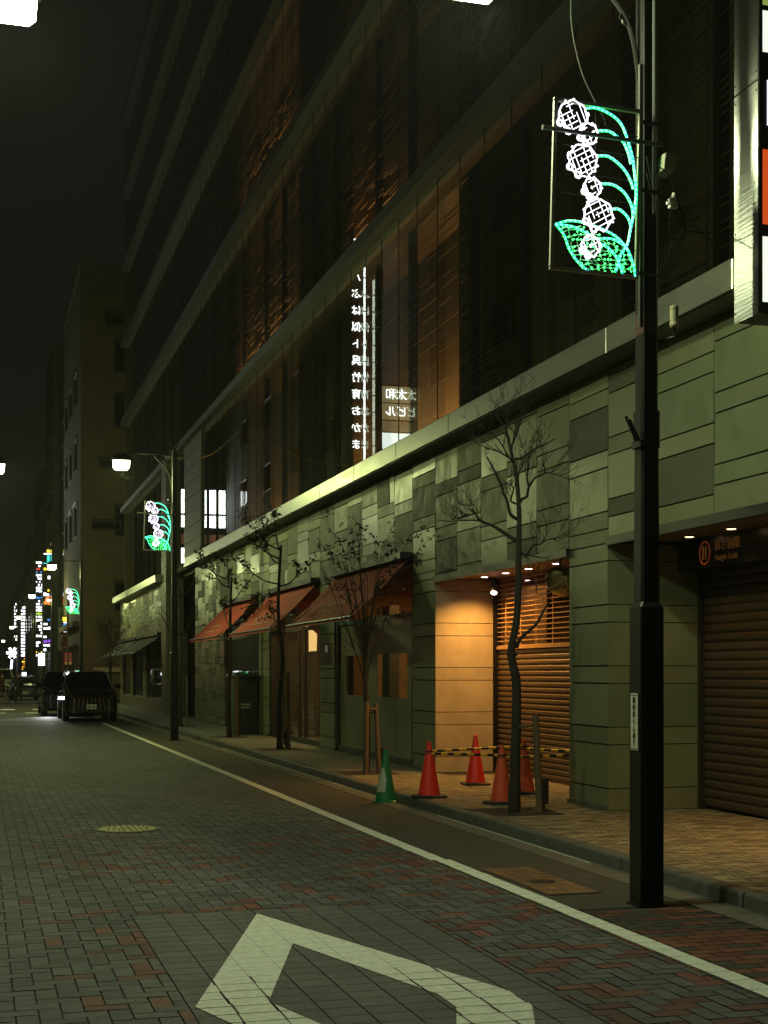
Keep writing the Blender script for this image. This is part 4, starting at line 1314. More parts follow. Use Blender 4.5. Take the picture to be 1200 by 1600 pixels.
LIMBS = [([(610, 1230), (500, 1150), (410, 1090), (300, 1040), (270, 980), (240, 935)], .026, .3), ([(270, 990), (200, 1000), (140, 1000)], .009, .1), ([(290, 1050), (180, 1055), (80, 1060)], .009, -.1),
         ([(250, 920), (200, 915), (150, 910)], .008, .2),
         ([(610, 1040), (550, 1000), (520, 890), (480, 820), (475, 780), (400, 640), (340, 540)], .021, -.3),
         ([(600, 910), (560, 870), (590, 760), (520, 710)], .014, .25), ([(630, 910), (650, 870), (700, 840), (715, 770), (770, 680), (850, 640), (860, 590), (840, 550)], .021, .2),
         ([(850, 640), (900, 645), (980, 660)], .008, .1), ([(715, 770), (695, 700), (705, 580), (680, 560)], .014, -.1), ([(620, 680), (640, 620), (670, 555)], .011, .2),
         ([(590, 560), (530, 510), (480, 440), (440, 390)], .014, -.3), ([(530, 510), (440, 470), (330, 450)], .01, -.2), ([(600, 525), (660, 510), (760, 430), (860, 380), (960, 320)], .015, .35),
         ([(560, 430), (590, 360), (620, 290), (660, 170)], .013, .2), ([(560, 460), (580, 320), (540, 280)], .01, -.2), ([(530, 330), (510, 250), (430, 150)], .011, .1), ([(522, 330), (520, 240), (522, 120)], .011, -.1),
         ([(700, 1340), (755, 1260), (830, 1240), (885, 1155)], .015, .3), ([(830, 1240), (900, 1200), (980, 1215)], .008, .3), ([(630, 1280), (655, 1330), (700, 1340)], .017, .1)]
for pts, r, dep in LIMBS:
    p = lim([zz(*q) for q in pts], 4, dep)
    m.tube(p, [r * (1 - .65 * i / len(p)) for i in range(len(p))], 6, 0, False)
    for k in range(5):
        i = rg.randint(len(p) // 3, len(p) - 1)
        d = (p[-1] - p[0]).normalized() + Vector((rg.uniform(-.8, .8), rg.uniform(-.8, .8), rg.uniform(-.2, .8)))
        twig(m, lf, p[i], d, rg.uniform(.18, .42), .0048, 2, rg, 0.0)
low = lim([(.03, 1.98), (.09, 2.09), (.26, 2.24), (.38, 2.44), (.43, 2.5)], 4, .3)
m.tube(low, [.026, .025, .023, .022, .02, .02, .018, .018, .016, .016, .014, .012, .011, .01, .009, .008, .006], 6)
for k in range(4): twig(m, lf, low[-1 - k * 2], Vector((rg.uniform(-.3, .8), rg.uniform(-.5, .5), .6)), .25, .004, 1, rg, 0)
m.build('crown', m_twig, t1)
pit(t1, TX, TY)
a = MB(); litter(a, TX, TY, 120, rg); lt = a.build('leaf_litter', m_leaf); tag(lt, kind='stuff')

def street_tree(x, y, h, seed, style, label, leaf):
    rg = random.Random(seed)
    t = thing('street_tree', (x, y, .12), label, 'tree', 'young street trees')
    tr, m, lf = MB(), MB(), MB()
    if style == 'vase':                             # several upright stems from low down
        m0 = smoothpath([(x, y, .08), (x + .02, y, .8), (x - .01, y + .02, 1.6), (x, y, 2.1)], 4)
        tr.tube(m0, [.055 - .025 * i / len(m0) for i in range(len(m0))], 8)
        for k in range(15):
            a = rg.uniform(0, 6.28)
            s = rg.uniform(.25, 1.0)
            z0 = rg.uniform(1.2, 2.1)
            p = smoothpath([(x, y, z0), (x + .13 * s * math.cos(a), y + .13 * s * math.sin(a), z0 + .5), (x + .5 * s * math.cos(a), y + .5 * s * math.sin(a), z0 + 1.2), (x + .85 * s * math.cos(a), y + .85 * s * math.sin(a), min(h - .1, z0 + 1.9))], 4)
            m.tube(p, [.014 - .011 * i / len(p) for i in range(len(p))], 5)
            for q in range(4):
                i = rg.randint(5, len(p) - 1)
                twig(m, lf, p[i], Vector((math.cos(a) + rg.uniform(-.6, .6), math.sin(a) + rg.uniform(-.6, .6), .9)), .4, .005, 1, rg, leaf if z0 + 1.0 > 2.4 else 0, .0)
    else:
        bend = [(x, y, .08), (x + rg.uniform(-.03, .03), y, 1.0), (x + rg.uniform(-.06, .06), y, 2.0), (x + rg.uniform(-.05, .05), y, 3.0), (x + rg.uniform(-.06, .06), y, h - .45)]
        p = smoothpath(bend, 5)
        tr.tube(p, [.066 - .044 * i / len(p) + (.03 if i == 0 else 0) for i in range(len(p))], 8)
        for k in range(7):
            z0 = rg.uniform(2.5, h - .7) if k < 4 else h - .45 - rg.uniform(0, .3)
            a = rg.uniform(0, 6.28)
            b = Vector((x, y, z0))
            l = rg.uniform(.3, .7) if k >= 4 else rg.uniform(.4, .85)
            q = smoothpath([b, b + Vector((math.cos(a) * l * .5, math.sin(a) * l * .5, .12)), b + Vector((math.cos(a) * l, math.sin(a) * l, rg.uniform(.3, .6)))], 4)
            m.tube(q, [.02 - .013 * i / len(q) for i in range(len(q))], 6)
            for s in range(4): twig(m, lf, q[-1 - s], Vector((math.cos(a), math.sin(a), .6)) + Vector((rg.uniform(-.8, .8), rg.uniform(-.8, .8), rg.uniform(-.4, .6))), .34, .007, 1, rg, leaf)
    tr.build('trunk', m_bark, t, smooth=True)
    c = m.build('crown', m_twig, t)
    if lf.f: lf.build('foliage', m_leaf, c)
    pit(t, x, y)
street_tree(5.86, 21.3, 4.2, 3, 'vase', 'slender many stemmed young tree in front of the nearest shop window', .22)
street_tree(5.95, 28.3, 4.75, 8, 'pole', 'straight pruned tree with a tuft of dry leaves between two red awnings', .5)
street_tree(5.88, 33.9, 4.45, 14, 'pole', 'straight pruned tree with dry leaves beside the green cabinet', .6)
street_tree(5.7, 41.2, 4.6, 21, 'pole', 'leafless pruned tree right of the second lamp post', .0)
street_tree(5.55, 62.0, 4.4, 29, 'vase', 'thin twiggy tree by the olive awning', .25)
stake(6.08, 14.75, 1.22, -.04, 'pale stake leaning on the right of the bare tree', .04)
stake(5.78, 21.05, 1.25, .02, 'short brown stake left of the many stemmed tree', .045)
stake(6.04, 21.2, 1.2, -.05, 'brown stake right of the many stemmed tree', .04)
stake(6.1, 28.1, 1.7, -.02, 'pale stake beside the tree between the awnings')
stake(6.02, 33.7, 1.6, 0.0, 'pale stake beside the tree by the green cabinet')
stake(5.86, 41.0, 1.6, .0, 'pale stake beside the leafless tree')
for (x, y, l) in ((6.2, 14.95, 'small black cylinder light at the foot of the bare tree'), (6.25, 21.7, 'small black cylinder light by the many stemmed tree'), (6.15, 28.6, 'small black cylinder light by the tree between the awnings'), (6.2, 34.6, 'small black cylinder light beside the green cabinet')):
    t = thing('ground_light', (x, y, .12), l, 'ground light', 'black cylinder lights by the trees')
    a = MB(); a.lathe((x, y, .12), [(.06, 0), (.06, .02), (.028, .025), (.028, .07), (.066, .075), (.07, .09), (.07, .36), (.062, .37), (.056, .33), (.001, .33)], 18); a.build('body', m_dark, t)
    a = MB(); a.lathe((x, y, .12), [(.1, .0), (.1, .012), (.001, .014)], 18); a.build('foot_plate', m_dark, t)
# transformer cabinet
tc_ = thing('utility_cabinet', (6.55, 35.9, .12), 'dark green utility cabinet with a pale plate standing on the pavement', 'cabinet')
a = MB(); a.bevbox(6.26, 6.86, 35.3, 36.4, .2, 1.56, .03); a.box(6.22, 6.9, 35.26, 36.44, .12, .2); a.build('body', m_boxpaint, tc_)
a = MB(); a.bevbox(6.22, 6.9, 35.25, 36.45, 1.56, 1.66, .04); a.build('lid', m_boxpaint, tc_)
a = MB(); a.box(6.42, 6.66, 35.285, 35.298, .78, .9); a.build('plate', m_signpale, tc_)
a = MB()
for k in range(4): a.box(6.44 + k * .052, 6.475 + k * .052, 35.281, 35.285, .815, .865)
a.build('plate_mark', m_ink, tc_)
a = MB(); a.box(6.558, 6.566, 35.292, 35.3, .25, 1.5); a.box(6.6, 6.63, 35.285, 35.3, 1.05, 1.2); a.build('door_handle', m_dark, tc_)

# ------------------------------------------------------------------ vehicles (built facing -Y, front at y = 0)
def vehicle(name, loc, kind, L, W, H, hood, belt, wsb, wst, paint, label, lamps=False, taxi=False):
    t = thing(name, loc, label, 'car', 'cars on the road')
    X0, Y0, Z0 = loc
    def sec(y, w, zb, zbelt, zt, tum):
        h = w / 2
        ht = h - tum
        pts = [(-h * .92, zb), (-h, zb + .14), (-h, zbelt - .12), (-h + .03, zbelt), (-ht - .02, zt - .12), (-ht + .07, zt - .03), (-ht * .5, zt)]
        pts = pts + [(-x, z) for x, z in reversed(pts)]
        return [(X0 + x, Y0 + y, Z0 + z) for x, z in pts]
    a = MB()
    R_ = []
    f = hood
    R_.append(sec(0, W * .86, .3, f * .7, f * .82, .12))
    R_.append(sec(.06, W * .95, .22, f * .86, f * .95, .1))
    R_.append(sec(.25, W, .2, f * .93, f, .08))
    R_.append(sec(wsb, W, .2, belt, belt + .08, .06))
    R_.append(sec(wst, W, .2, belt, H - .05, .2))
    R_.append(sec(wst + .5, W, .2, belt, H, .2))
    R_.append(sec(L - .9, W, .2, belt, H - .01, .21))
    if kind == 'sedan':
        R_.append(sec(L - 1.5, W, .2, belt, H - .05, .22)); R_[-2], R_[-1] = R_[-1], R_[-2]
        R_.pop()
        R_.append(sec(L - .8, W, .2, belt, belt + .1, .1))
        R_.append(sec(L, W * .93, .3, belt - .08, belt + .02, .1))
    else:
        R_.append(sec(L - .12, W * .97, .22, belt, H - .1, .24))
        R_.append(sec(L, W * .9, .3, belt - .1, belt + .1, .16))
    a.loft(R_)
    body = a.build('body', paint, t, smooth=False)
    hw = W / 2
    g_ = MB()
    dz = (H - .05 - belt - .08)
    g_.face([(X0 - hw + .16, Y0 + wsb + .03, Z0 + belt + .1), (X0 + hw - .16, Y0 + wsb + .03, Z0 + belt + .1), (X0 + hw - .3, Y0 + wst - .06, Z0 + H - .12), (X0 - hw + .3, Y0 + wst - .06, Z0 + H - .12)])
    for p in range(len(g_.v)): g_.v[p] = (g_.v[p][0], g_.v[p][1] - .03, g_.v[p][2] + .012)
    g_.build('windscreen', m_carglass, t)
    for s in (-1, 1):
        q = MB()
        e = L - 1.0 if kind != 'sedan' else L - 1.6
        x1, x2 = X0 + s * (hw - .022), X0 + s * (hw - .185)
        p = [(x1, Y0 + wsb + .25, Z0 + belt + .02), (x1, Y0 + e, Z0 + belt + .02), (x2, Y0 + e - .1, Z0 + H - .16), (x2, Y0 + wst + .15, Z0 + H - .16)]
        q.face(p if s < 0 else p[::-1])
        q.build('side_window', m_carglass, t)
        m_ = MB(); m_.bevbox(X0 + s * (hw + .02) - .02, X0 + s * (hw + .2) - (.0), Y0 + wsb + .2, Y0 + wsb + .3, Z0 + belt, Z0 + belt + .17, .02) if s > 0 else m_.bevbox(X0 - hw - .2, X0 - hw, Y0 + wsb + .2, Y0 + wsb + .3, Z0 + belt, Z0 + belt + .17, .02)
        m_.build('wing_mirror', paint, t)
        h_ = MB(); zc = f * .74
        h_.loft([[(X0 + s * (hw - .44), Y0 - .005 + .03, Z0 + zc - .03), (X0 + s * (hw - .1), Y0 + .05, Z0 + zc - .0), (X0 + s * (hw - .06), Y0 + .1, Z0 + zc + .1), (X0 + s * (hw - .46), Y0 + .035, Z0 + zc + .07)],
                 [(X0 + s * (hw - .44), Y0 + .1, Z0 + zc - .03), (X0 + s * (hw - .1), Y0 + .2, Z0 + zc - .0), (X0 + s * (hw - .06), Y0 + .25, Z0 + zc + .1), (X0 + s * (hw - .46), Y0 + .1, Z0 + zc + .07)]])
        h_.build('headlight', e_lamp if lamps and s < 0 else m_chrome, t)
        for yy in (.85, L - .85):
            wl = MB()
            xo, xi = X0 + s * (hw + .012), X0 + s * (hw - .2)
            n = 20
            wl.loft([[(xx, Y0 + yy + rr * math.cos(k * 2 * math.pi / n), Z0 + .33 + rr * math.sin(k * 2 * math.pi / n)) for k in range(n)] for xx, rr in ((xi, .3), (xi, .33), (xo - s * .02, .33), (xo, .31))])
            wo = wl.build('wheel', m_tyre, t)
            rm_ = MB(); rm_.loft([[(xx, Y0 + yy + rr * math.cos(k * 2 * math.pi / n), Z0 + .33 + rr * math.sin(k * 2 * math.pi / n)) for k in range(n)] for xx, rr in ((xo - s * .05, .21), (xo + s * .004, .21), (xo + s * .006, .06), (xo + s * .003, .001))])
            rm_.build('rim', m_chrome, wo)
    gr_ = MB()
    if kind == 'van':
        gr_.face([(X0 - .52, Y0 - .008, Z0 + .32), (X0 + .52, Y0 - .008, Z0 + .32), (X0 + .44, Y0 - .006, Z0 + f * .78), (X0 - .44, Y0 - .006, Z0 + f * .78)], 0)
        for k in range(7):
            u = -.42 + k * .14
            gr_.idx([(X0 + u * 1.12 - .006, Y0 - .02, Z0 + .34), (X0 + u * 1.12 + .006, Y0 - .02, Z0 + .34), (X0 + u * .93 + .01, Y0 - .018, Z0 + f * .76), (X0 + u * .93 - .01, Y0 - .018, Z0 + f * .76)], [(0, 1, 2, 3)], 1)
        gr_.box(X0 - .6, X0 - .57, Y0 - .015, Y0 + .05, Z0 + .3, Z0 + f * .76, 1); gr_.box(X0 + .57, X0 + .6, Y0 - .015, Y0 + .05, Z0 + .3, Z0 + f * .76, 1)
    else:
        gr_.box(X0 - .4, X0 + .4, Y0 - .01, Y0 + .05, Z0 + .45, Z0 + .6, 0)
        for k in range(4): gr_.box(X0 - .4, X0 + .4, Y0 - .018, Y0 - .01, Z0 + .46 + k * .035, Z0 + .475 + k * .035, 1)
    gr_.build('grille', [m_carglass, M('grille_bar', (.22, .22, .2), .25, metal=1, var=0) if 'grille_bar' not in bpy.data.materials else bpy.data.materials['grille_bar']], t)
    pz = .43 if kind == 'van' else .36
    p = MB(); p.box(X0 - .165, X0 + .165, Y0 - .04, Y0 - .03, Z0 + pz, Z0 + pz + .165)
    po = p.build('number_plate', m_plate, t)
    return t, po
v, po = vehicle('minivan', (3.74, 49.0, .0), 'van', 4.9, 1.80, 1.76, 1.06, 1.12, 1.0, 1.75, m_carpaint, 'black minivan parked head on across the white edge line')
a = MB()
for k in range(5): a.box(3.74 - .125 + k * .052, 3.74 - .09 + k * .052, 48.955, 48.96, .46, .54) if k != 2 else a.box(3.74 - .015, 3.74 + .012, 48.955, 48.96, .495, .505)
a.build('plate_mark', m_ink, po)
vehicle('minivan', (3.28, 55.5, .0), 'van', 4.8, 1.76, 1.76, 1.05, 1.1, 1.0, 1.7, m_carpaint, 'second dark minivan with one headlight lit, mostly behind the first', lamps=True)
hl = spot('headlight_beam', (2.55, 55.3, .7), 160, (.95, .95, 1), 90, .8, .05, (R(72), 0, R(180)))
tx, po = vehicle('taxi', (2.75, 87.0, .0), 'sedan', 4.6, 1.7, 1.5, .95, .95, 1.35, 2.1, m_carblue, 'dark blue taxi with a lit roof sign beyond the crossing')
a = MB(); a.bevbox(2.62, 2.88, 89.35, 89.5, 1.5, 1.68, .02); a.build('roof_sign', E('roof_sign_glow', (.85, .9, 1), 4), tx)
vehicle('minivan', (1.55, 98, .0), 'van', 4.7, 1.75, 1.95, 1.0, 1.1, .9, 1.5, M('pale_car_paint', (.3, .32, .25), .3, var=0, coat=.5), 'pale roofed minivan behind the walkers at the left edge')

# ------------------------------------------------------------------ people
def person(loc, rz, pose, top, legs, label, h=1.64, bag=False, shoe=None):
    t = thing('person', loc, label, 'person', 'people crossing the street')
    t.rotation_euler = (0, 0, rz)
    k = h / 1.7
    st = pose.get('stride', .25)
    sw = pose.get('swing', .2)
    lean = pose.get('lean', 0)
    V, Ed, Rr = [], [], []
    def add(p, r, par=None):
        V.append((p[0] * k, p[1] * k, p[2] * k)); Rr.append(r * k)
        if par is not None: Ed.append((par, len(V) - 1))
        return len(V) - 1
    pel = add((0, 0, .92), .125)
    sp = add((0, lean * .4, 1.12), .118, pel)
    chv = add((0, lean * .8, 1.33), .135, sp)
    nk = add((0, lean, 1.46), .055, chv)
    hd0 = add((0, lean - .01, 1.53), .07, nk)
    hd1 = add((0, lean - .02, 1.61), .088, hd0)
    add((0, lean - .01, 1.68), .06, hd1)
    for s in (-1, 1):
        hip = add((s * .09, 0, .88), .095, pel)
        kn = add((s * .095, -s * st * .5 - .03, .49), .062, hip)
        an = add((s * .095, -s * st + (.06 if s < 0 else .03), .09), .042, kn)
        add((s * .1, -s * st - .1, .045), .038, an)
        shd = add((s * .18, lean * .9, 1.38), .062, chv)
        el = add((s * .235, lean * .6 + s * sw * .4 + .03, 1.12), .045, shd)
        wr = add((s * .22, lean * .5 + s * sw - .05, .9), .032, el)
        hn = add((s * .215, lean * .5 + s * sw * 1.1 - .08, .82), .034, wr)
        for d in (-.012, 0, .012, .022): add((s * .212, lean * .5 + s * sw * 1.1 - .085 + d, .755 + abs(d) * .6), .009, hn)
        add((s * .19, lean * .5 + s * sw * 1.1 - .11, .79), .01, hn)
    def skin_mesh(name, keep, grow, mat, z=None):
        vs = [i for i in range(len(V)) if keep(i)]
        mp_ = {v: n for n, v in enumerate(vs)}
        me = bpy.data.meshes.new(name)
        me.from_pydata([V[i] for i in vs], [(mp_[a], mp_[b]) for a, b in Ed if a in mp_ and b in mp_], [])
        o = bpy.data.objects.new(name, me)
        COL.objects.link(o)
        md = o.modifiers.new('skin', 'SKIN')
        for n, i in enumerate(vs):
            sv = me.skin_vertices[0].data[n]
            sv.radius = (Rr[i] + grow, Rr[i] + grow)
            sv.use_root = (n == 0)
        s2 = o.modifiers.new('sub', 'SUBSURF'); s2.levels = 1; s2.render_levels = 1
        dg = bpy.context.evaluated_depsgraph_get()
        m2 = bpy.data.meshes.new_from_object(o.evaluated_get(dg))
        bpy.data.objects.remove(o)
        m2.materials.clear(); m2.materials.append(mat)
        m2.polygons.foreach_set('use_smooth', [True] * len(m2.polygons))
        q = bpy.data.objects.new(name, m2)
        COL.objects.link(q); q.parent = t
        return q
    zc = [v[2] / k for v in V]
    skin_mesh('body', lambda i: True, 0, m_skin)
    skin_mesh('trousers', lambda i: zc[i] < .95 and abs(V[i][0]) < .15 * k and zc[i] > .06, .014, legs)
    skin_mesh('coat', lambda i: (.86 < zc[i] < 1.47 and i not in ()) and not (zc[i] < .9 and abs(V[i][0]) < .15 * k and i != 0), .03, top)
    sk = MB()                                       # skirt of the coat
    sk.loft([[(rx * k * math.cos(a * .5236), (ly * lean + ry * math.sin(a * .5236)) * k, z * k) for a in range(12)] for rx, ry, ly, z in ((.212, .175, 0, .70), (.214, .172, 0, .80), (.205, .165, .1, .95), (.185, .155, .4, 1.10), (.17, .15, .6, 1.24), (.15, .135, .8, 1.34))])
    sk.build('coat_skirt', top, t, local=True)
    hr = MB()
    hr.loft([[(r * k * math.cos(a * .5236), (lean + oy) * k + r * 1.05 * k * math.sin(a * .5236), (z + (.05 if z < 1.6 and math.sin(a * .5236) < -.4 else 0)) * k) for a in range(12)] for r, z, oy in ((.07, 1.53, .035), (.092, 1.575, .025), (.1, 1.63, .014), (.096, 1.68, .002), (.068, 1.722, -.008), (.02, 1.735, -.01))])
    hr.build('hair', m_hair, t, local=True)
    fc = MB(); fy = (lean - .02) * k
    for s in (-1, 1):
        fc.octa((s * .031 * k, fy - .086 * k, 1.615 * k), .0105 * k, 1)
        fc.tube([(s * .05 * k, fy - .083 * k, 1.637 * k), (s * .015 * k, fy - .092 * k, 1.64 * k)], .005 * k, 4, 1)
        fc.loft([[(s * .088 * k, fy + (.0 + .022 * math.cos(a)) * k, (1.6 + .03 * math.sin(a)) * k) for a in (0, 1.05, 2.1, 3.14, 4.2, 5.2)], [(s * .1 * k, fy + (.008 + .016 * math.cos(a)) * k, (1.6 + .022 * math.sin(a)) * k) for a in (0, 1.05, 2.1, 3.14, 4.2, 5.2)]])
    fc.loft([[(x * k, fy + y * k, z * k) for x, y, z in ((-.009, -.085, 1.62), (.009, -.085, 1.62), (0, -.092, 1.622))], [(x * k, fy + y * k, z * k) for x, y, z in ((-.016, -.085, 1.583), (.016, -.085, 1.583), (0, -.113, 1.587))]])
    fc.tube([(-.024 * k, fy - .083 * k, 1.557 * k), (0, fy - .09 * k, 1.56 * k), (.024 * k, fy - .083 * k, 1.557 * k)], .006 * k, 4, 2)
    fc.build('face', [m_skin, m_ink, M('lip', (.3, .12, .1), .5, var=0) if 'lip' not in bpy.data.materials else bpy.data.materials['lip']], t, local=True)
    for s in (-1, 1):
        sh_ = MB(); c = (s * .1 * k, (-s * st - .03) * k, 0)
        sh_.loft([[(c[0] + x * k, c[1] + y * k, z * k) for x, y in ((-.045, -.15), (.045, -.15), (.05, .05), (.04, .11), (-.04, .11), (-.05, .05))] for z in (.0, .03)] + [[(c[0] + x * k, c[1] + y * k, .08 * k) for x, y in ((-.03, -.1), (.03, -.1), (.04, .03), (.035, .1), (-.035, .1), (-.04, .03))]])
        sh_.build('shoe', m_coat, t, local=True)
    return t
person((2.08, 77.0, 0), .25, {'stride': .22, 'swing': .12}, m_coat, m_coat, 'person in a dark suit walking towards the camera left of the taxi', 1.66)
person((3.32, 75.5, 0), 2.9, {'stride': .3, 'swing': .22, 'lean': .04}, m_maroon, m_coat, 'person in a dark maroon coat walking beside the taxi', 1.62)
person((1.25, 78.0, 0), 1.3, {'stride': .3, 'swing': .2}, m_maroon, m_beige, 'person in beige trousers at the left edge of the road', 1.6)
person((7.9, 67.3, .115), 1.2, {'stride': .28, 'swing': .2, 'lean': -.06}, m_coat, m_coat, 'dark figure behind the shop glass in place of a reflected walker, under the olive awning', 1.6)  # added figure, imitates the reflection of a walker in the shop glass

# ------------------------------------------------------------------ the buildings further along on the right
def block(name, x0, x1, y0, y1, h, mat, label, wins=None, joints=0, cat='building', front=None):
    t = thing(name, ((x0 + x1) / 2, (y0 + y1) / 2, 0), label, cat)
    a = MB()
    if joints:
        z = 0
        while z < h:
            b = min(z + joints, h)
            n = max(1, int((x1 - x0) / 2.3))
            for i in range(n):
                a.box(x0 + (x1 - x0) * i / n + .012, x0 + (x1 - x0) * (i + 1) / n - .012, y0, y0 + .1, z + .012, b - .012)
            m_ = max(1, int((y1 - y0) / 2.3))
            for i in range(m_):
                a.box(x0, x0 + .1, y0 + .1 + (y1 - y0 - .1) * i / m_ + .012, y0 + .1 + (y1 - y0 - .1) * (i + 1) / m_ - .012, z + .012, b - .012)
            z = b
        a.box(x0 + .08, x1 - .02, y0 + .08, y1, 0, h - .01, 1)
    else: a.box(x0, x1, y0, y1, 0, h)
    a.build('wall', [mat, m_black], t)
    a = MB(); a.box(x0 - .08, x1 + .05, y0 - .08, y1 + .02, h, h + .35); a.build('parapet', mat, t)
    for (side, c, z, ww, hh, lit) in (wins or []):
        f_, p_ = MB(), MB()
        if side == 'f':                              # faces down the street (-Y)
            f_.box(c - ww / 2 - .08, c + ww / 2 + .08, y0 - .06, y0 - .001, z - .1, z - .0); f_.box(c - ww / 2 - .08, c - ww / 2, y0 - .04, y0 - .001, z, z + hh); f_.box(c + ww / 2, c + ww / 2 + .08, y0 - .04, y0 - .001, z, z + hh); f_.box(c - ww / 2 - .12, c + ww / 2 + .12, y0 - .25, y0 - .001, z + hh, z + hh + .16); f_.box(c - .025, c + .025, y0 - .04, y0 - .002, z, z + hh)
            p_.box(c - ww / 2, c + ww / 2, y0 - .02, y0 - .004, z, z + hh)
        else:                                        # faces the street
            xx = x0 if side == 's' else x1
            s = -1 if side == 's' else 1
            f_.box(xx + s * .06, xx + s * .001, c - ww / 2 - .08, c + ww / 2 + .08, z - .1, z); f_.box(xx + s * .04, xx + s * .001, c - ww / 2 - .08, c - ww / 2, z, z + hh); f_.box(xx + s * .04, xx + s * .001, c + ww / 2, c + ww / 2 + .08, z, z + hh)
            f_.box(xx + s * .12, xx + s * .001, c - ww / 2 - .08, c + ww / 2 + .08, z + hh, z + hh + .1)
            p_.box(xx + s * .02, xx + s * .004, c - ww / 2, c + ww / 2, z, z + hh)
        o = f_.build('window', m_dark, t)
        p_.build('pane', lit or m_carglass, o)
    return t
bw = [('f', 8.1, z, 1.35, 1.5, None) for z in (5.2, 9.4, 15.5, 18.6)] + [('f', 6.9, 9.7, 1.5, .35, None), ('f', 7.6, 21.2, 1.4, .4, None), ('f', 7.3, 13.2, 1.5, .3, None)] + [('s', yy, z, 2.4, 1.8, None) for z in (9.6, 13.4, 17.2) for yy in (84.0, 88.5, 93)]
brown = block('brown_building', 5.52, 16, 80.0, 96, 24.2, m_brown, 'plain brown block with few windows behind the glass store', bw, 2.1)
a = MB(); a.box(5.2, 5.52, 82, 96, 4.3, 4.6); a.box(5.3, 5.52, 82, 96, 3.2, 3.3); a.build('ledge', m_brown, brown)
a = MB()
for k in range(10): a.box(5.35, 5.5, 82.6 + k * 1.3, 82.7 + k * 1.3, .12, 3.2)
a.build('shopfront_rib', m_dark, brown)
a = MB(); a.box(6.2, 8.6, 79.7, 79.99, 1.7, 1.95); a.build('pale_ledge', M('pale_stone', (.4, .33, .22), .7), brown)  # ledge in a paler stone colour than the wall
block('dark_building', 5.9, 15, 96.3, 109, 22.6, m_dkwall, 'dark building left of the brown block with a red entrance column', [('s', yy, z, 2.2, 1.6, None) for z in (6, 10, 14, 18) for yy in (99, 103, 106.5)] + [('f', 6.6, z, .7, 1.2, None) for z in (8, 12, 16)])
block('grey_building', 5.5, 15, 109.4, 122, 26, m_greywall, 'grey building behind the coloured tenant signs', [('s', yy, z, 2.2, 1.6, None) for z in (6, 10, 14, 18, 22) for yy in (112, 116, 119.5)])
block('slim_building', 5.3, 15, 122.4, 142, 18.5, m_dkwall, 'slim dark building between the tenant signs and the white signs', [('s', yy, z, 2.6, 1.6, None) for z in (6, 10, 14) for yy in (125, 130, 136)])
block('low_building', 5.2, 15, 142.5, 168, 15.0, m_greywall, 'low far building behind the bright white signs', [('s', yy, z, 2.6, 1.6, None) for z in (6, 10) for yy in (146, 152, 160)])
block('far_building', 4.9, 16, 169, 260, 12.5, m_dkwall, 'farthest building on the right near the end of the street', [('s', yy, z, 4, 1.8, None) for z in (5, 8.4) for yy in (175, 185, 200)])
block('end_building', -14, 4.5, 300, 310, 9.0, m_dkwall, 'low dark building closing the end of the street', [('f', c, z, 1.6, 1.2, None) for z in (3, 6) for c in (-2, 1, 3)])

# left side of the street: never in the frame, but it stands there and shows in the glass
lw = []
lb = block('left_building', -14, -3.3, -12, 22, 17, m_greywall, 'grey building on the left side of the street', [('r', yy, z, 2.4, 1.6, None) for z in (5, 9, 13) for yy in (2, 8, 14, 19)])
block('left_building', -14, -3.3, 22.3, 61, 21, m_dkwall, 'dark building on the left side of the street before the crossing', [('r', yy, z, 2.4, 1.6, None) for z in (5, 9, 13, 17) for yy in (27, 33, 39, 45, 52)])
block('left_building', -14, -3.3, 66, 110, 24, m_greywall, 'grey building on the left side of the street past the crossing', [('r', yy, z, 2.4, 1.6, None) for z in (5, 9, 13, 17) for yy in (70, 78, 86, 94, 102)])
block('left_building', -14, -3.3, 111, 200, 14, m_dkwall, 'long dark building far down the left side of the street', [('r', yy, z, 3, 1.6, None) for z in (5, 9) for yy in (115, 130, 150, 170)])

# ------------------------------------------------------------------ lit signs, and a box for lit windows, reflected in the glass store
vs_ = thing('neon_sign', (-2.2, 60.0, 10), 'tall black sign with a column of white neon characters', 'neon sign')
a = MB(); a.box(-3.2, -1.6, 60.05, 60.35, 9.5, 22.9); a.build('casing', m_blk, vs_)
for i, chh in enumerate('るめバぶは似ト呉竹育おかま'):
    text_mesh(chh, .46, e_neon, 'lettering', vs_, face_minus_y(-2.05, 60.03, 20.6 - i * .74), depth=.02)
a = MB(); a.box(-2.50, -2.40, 60.0, 60.05, 10.2, 21.2); 
for i in range(14): a.box(-2.52, -2.38, 59.98, 59.995, 10.2 + i * .74, 10.26 + i * .74, 1)
a.build('tube_line', [e_neon, m_blk], vs_)
bs2 = thing('backlit_box', (-2.2, 54.7, 10), 'tan backlit box sign with white building name', 'sign')
a = MB(); a.box(-2.95, -1.65, 54.72, 55.0, 9.8, 13.35); a.build('casing', m_dark, bs2)
for i, (z, mt) in enumerate(((12.62, e_tan), (11.92, e_tan), (11.44, E('sign_dull', (.5, .45, .25), .6)), (10.72, E('sign_bright', (.9, 1, .95), 3.5)), (9.95, E('sign_bright2', (.9, 1, .95), 3.0)))):
    a = MB(); a.box(-2.9, -1.7, 54.7, 54.72, z, z + (.65 if i < 2 else .42 if i == 2 else .66)); a.build('panel', mt, bs2)
for i, s in enumerate(('太和', 'ビル')): text_mesh(s, .47, e_neon, 'lettering', bs2, face_minus_y(-2.3, 54.69, 12.93 - i * .7))
bs3 = thing('backlit_box', (-2.0, 101, 12), 'white backlit box with a dull red band, in place of lit windows far down the left side', 'sign')  # added in place of reflected lit windows; gaps imitate mullions cutting the reflection
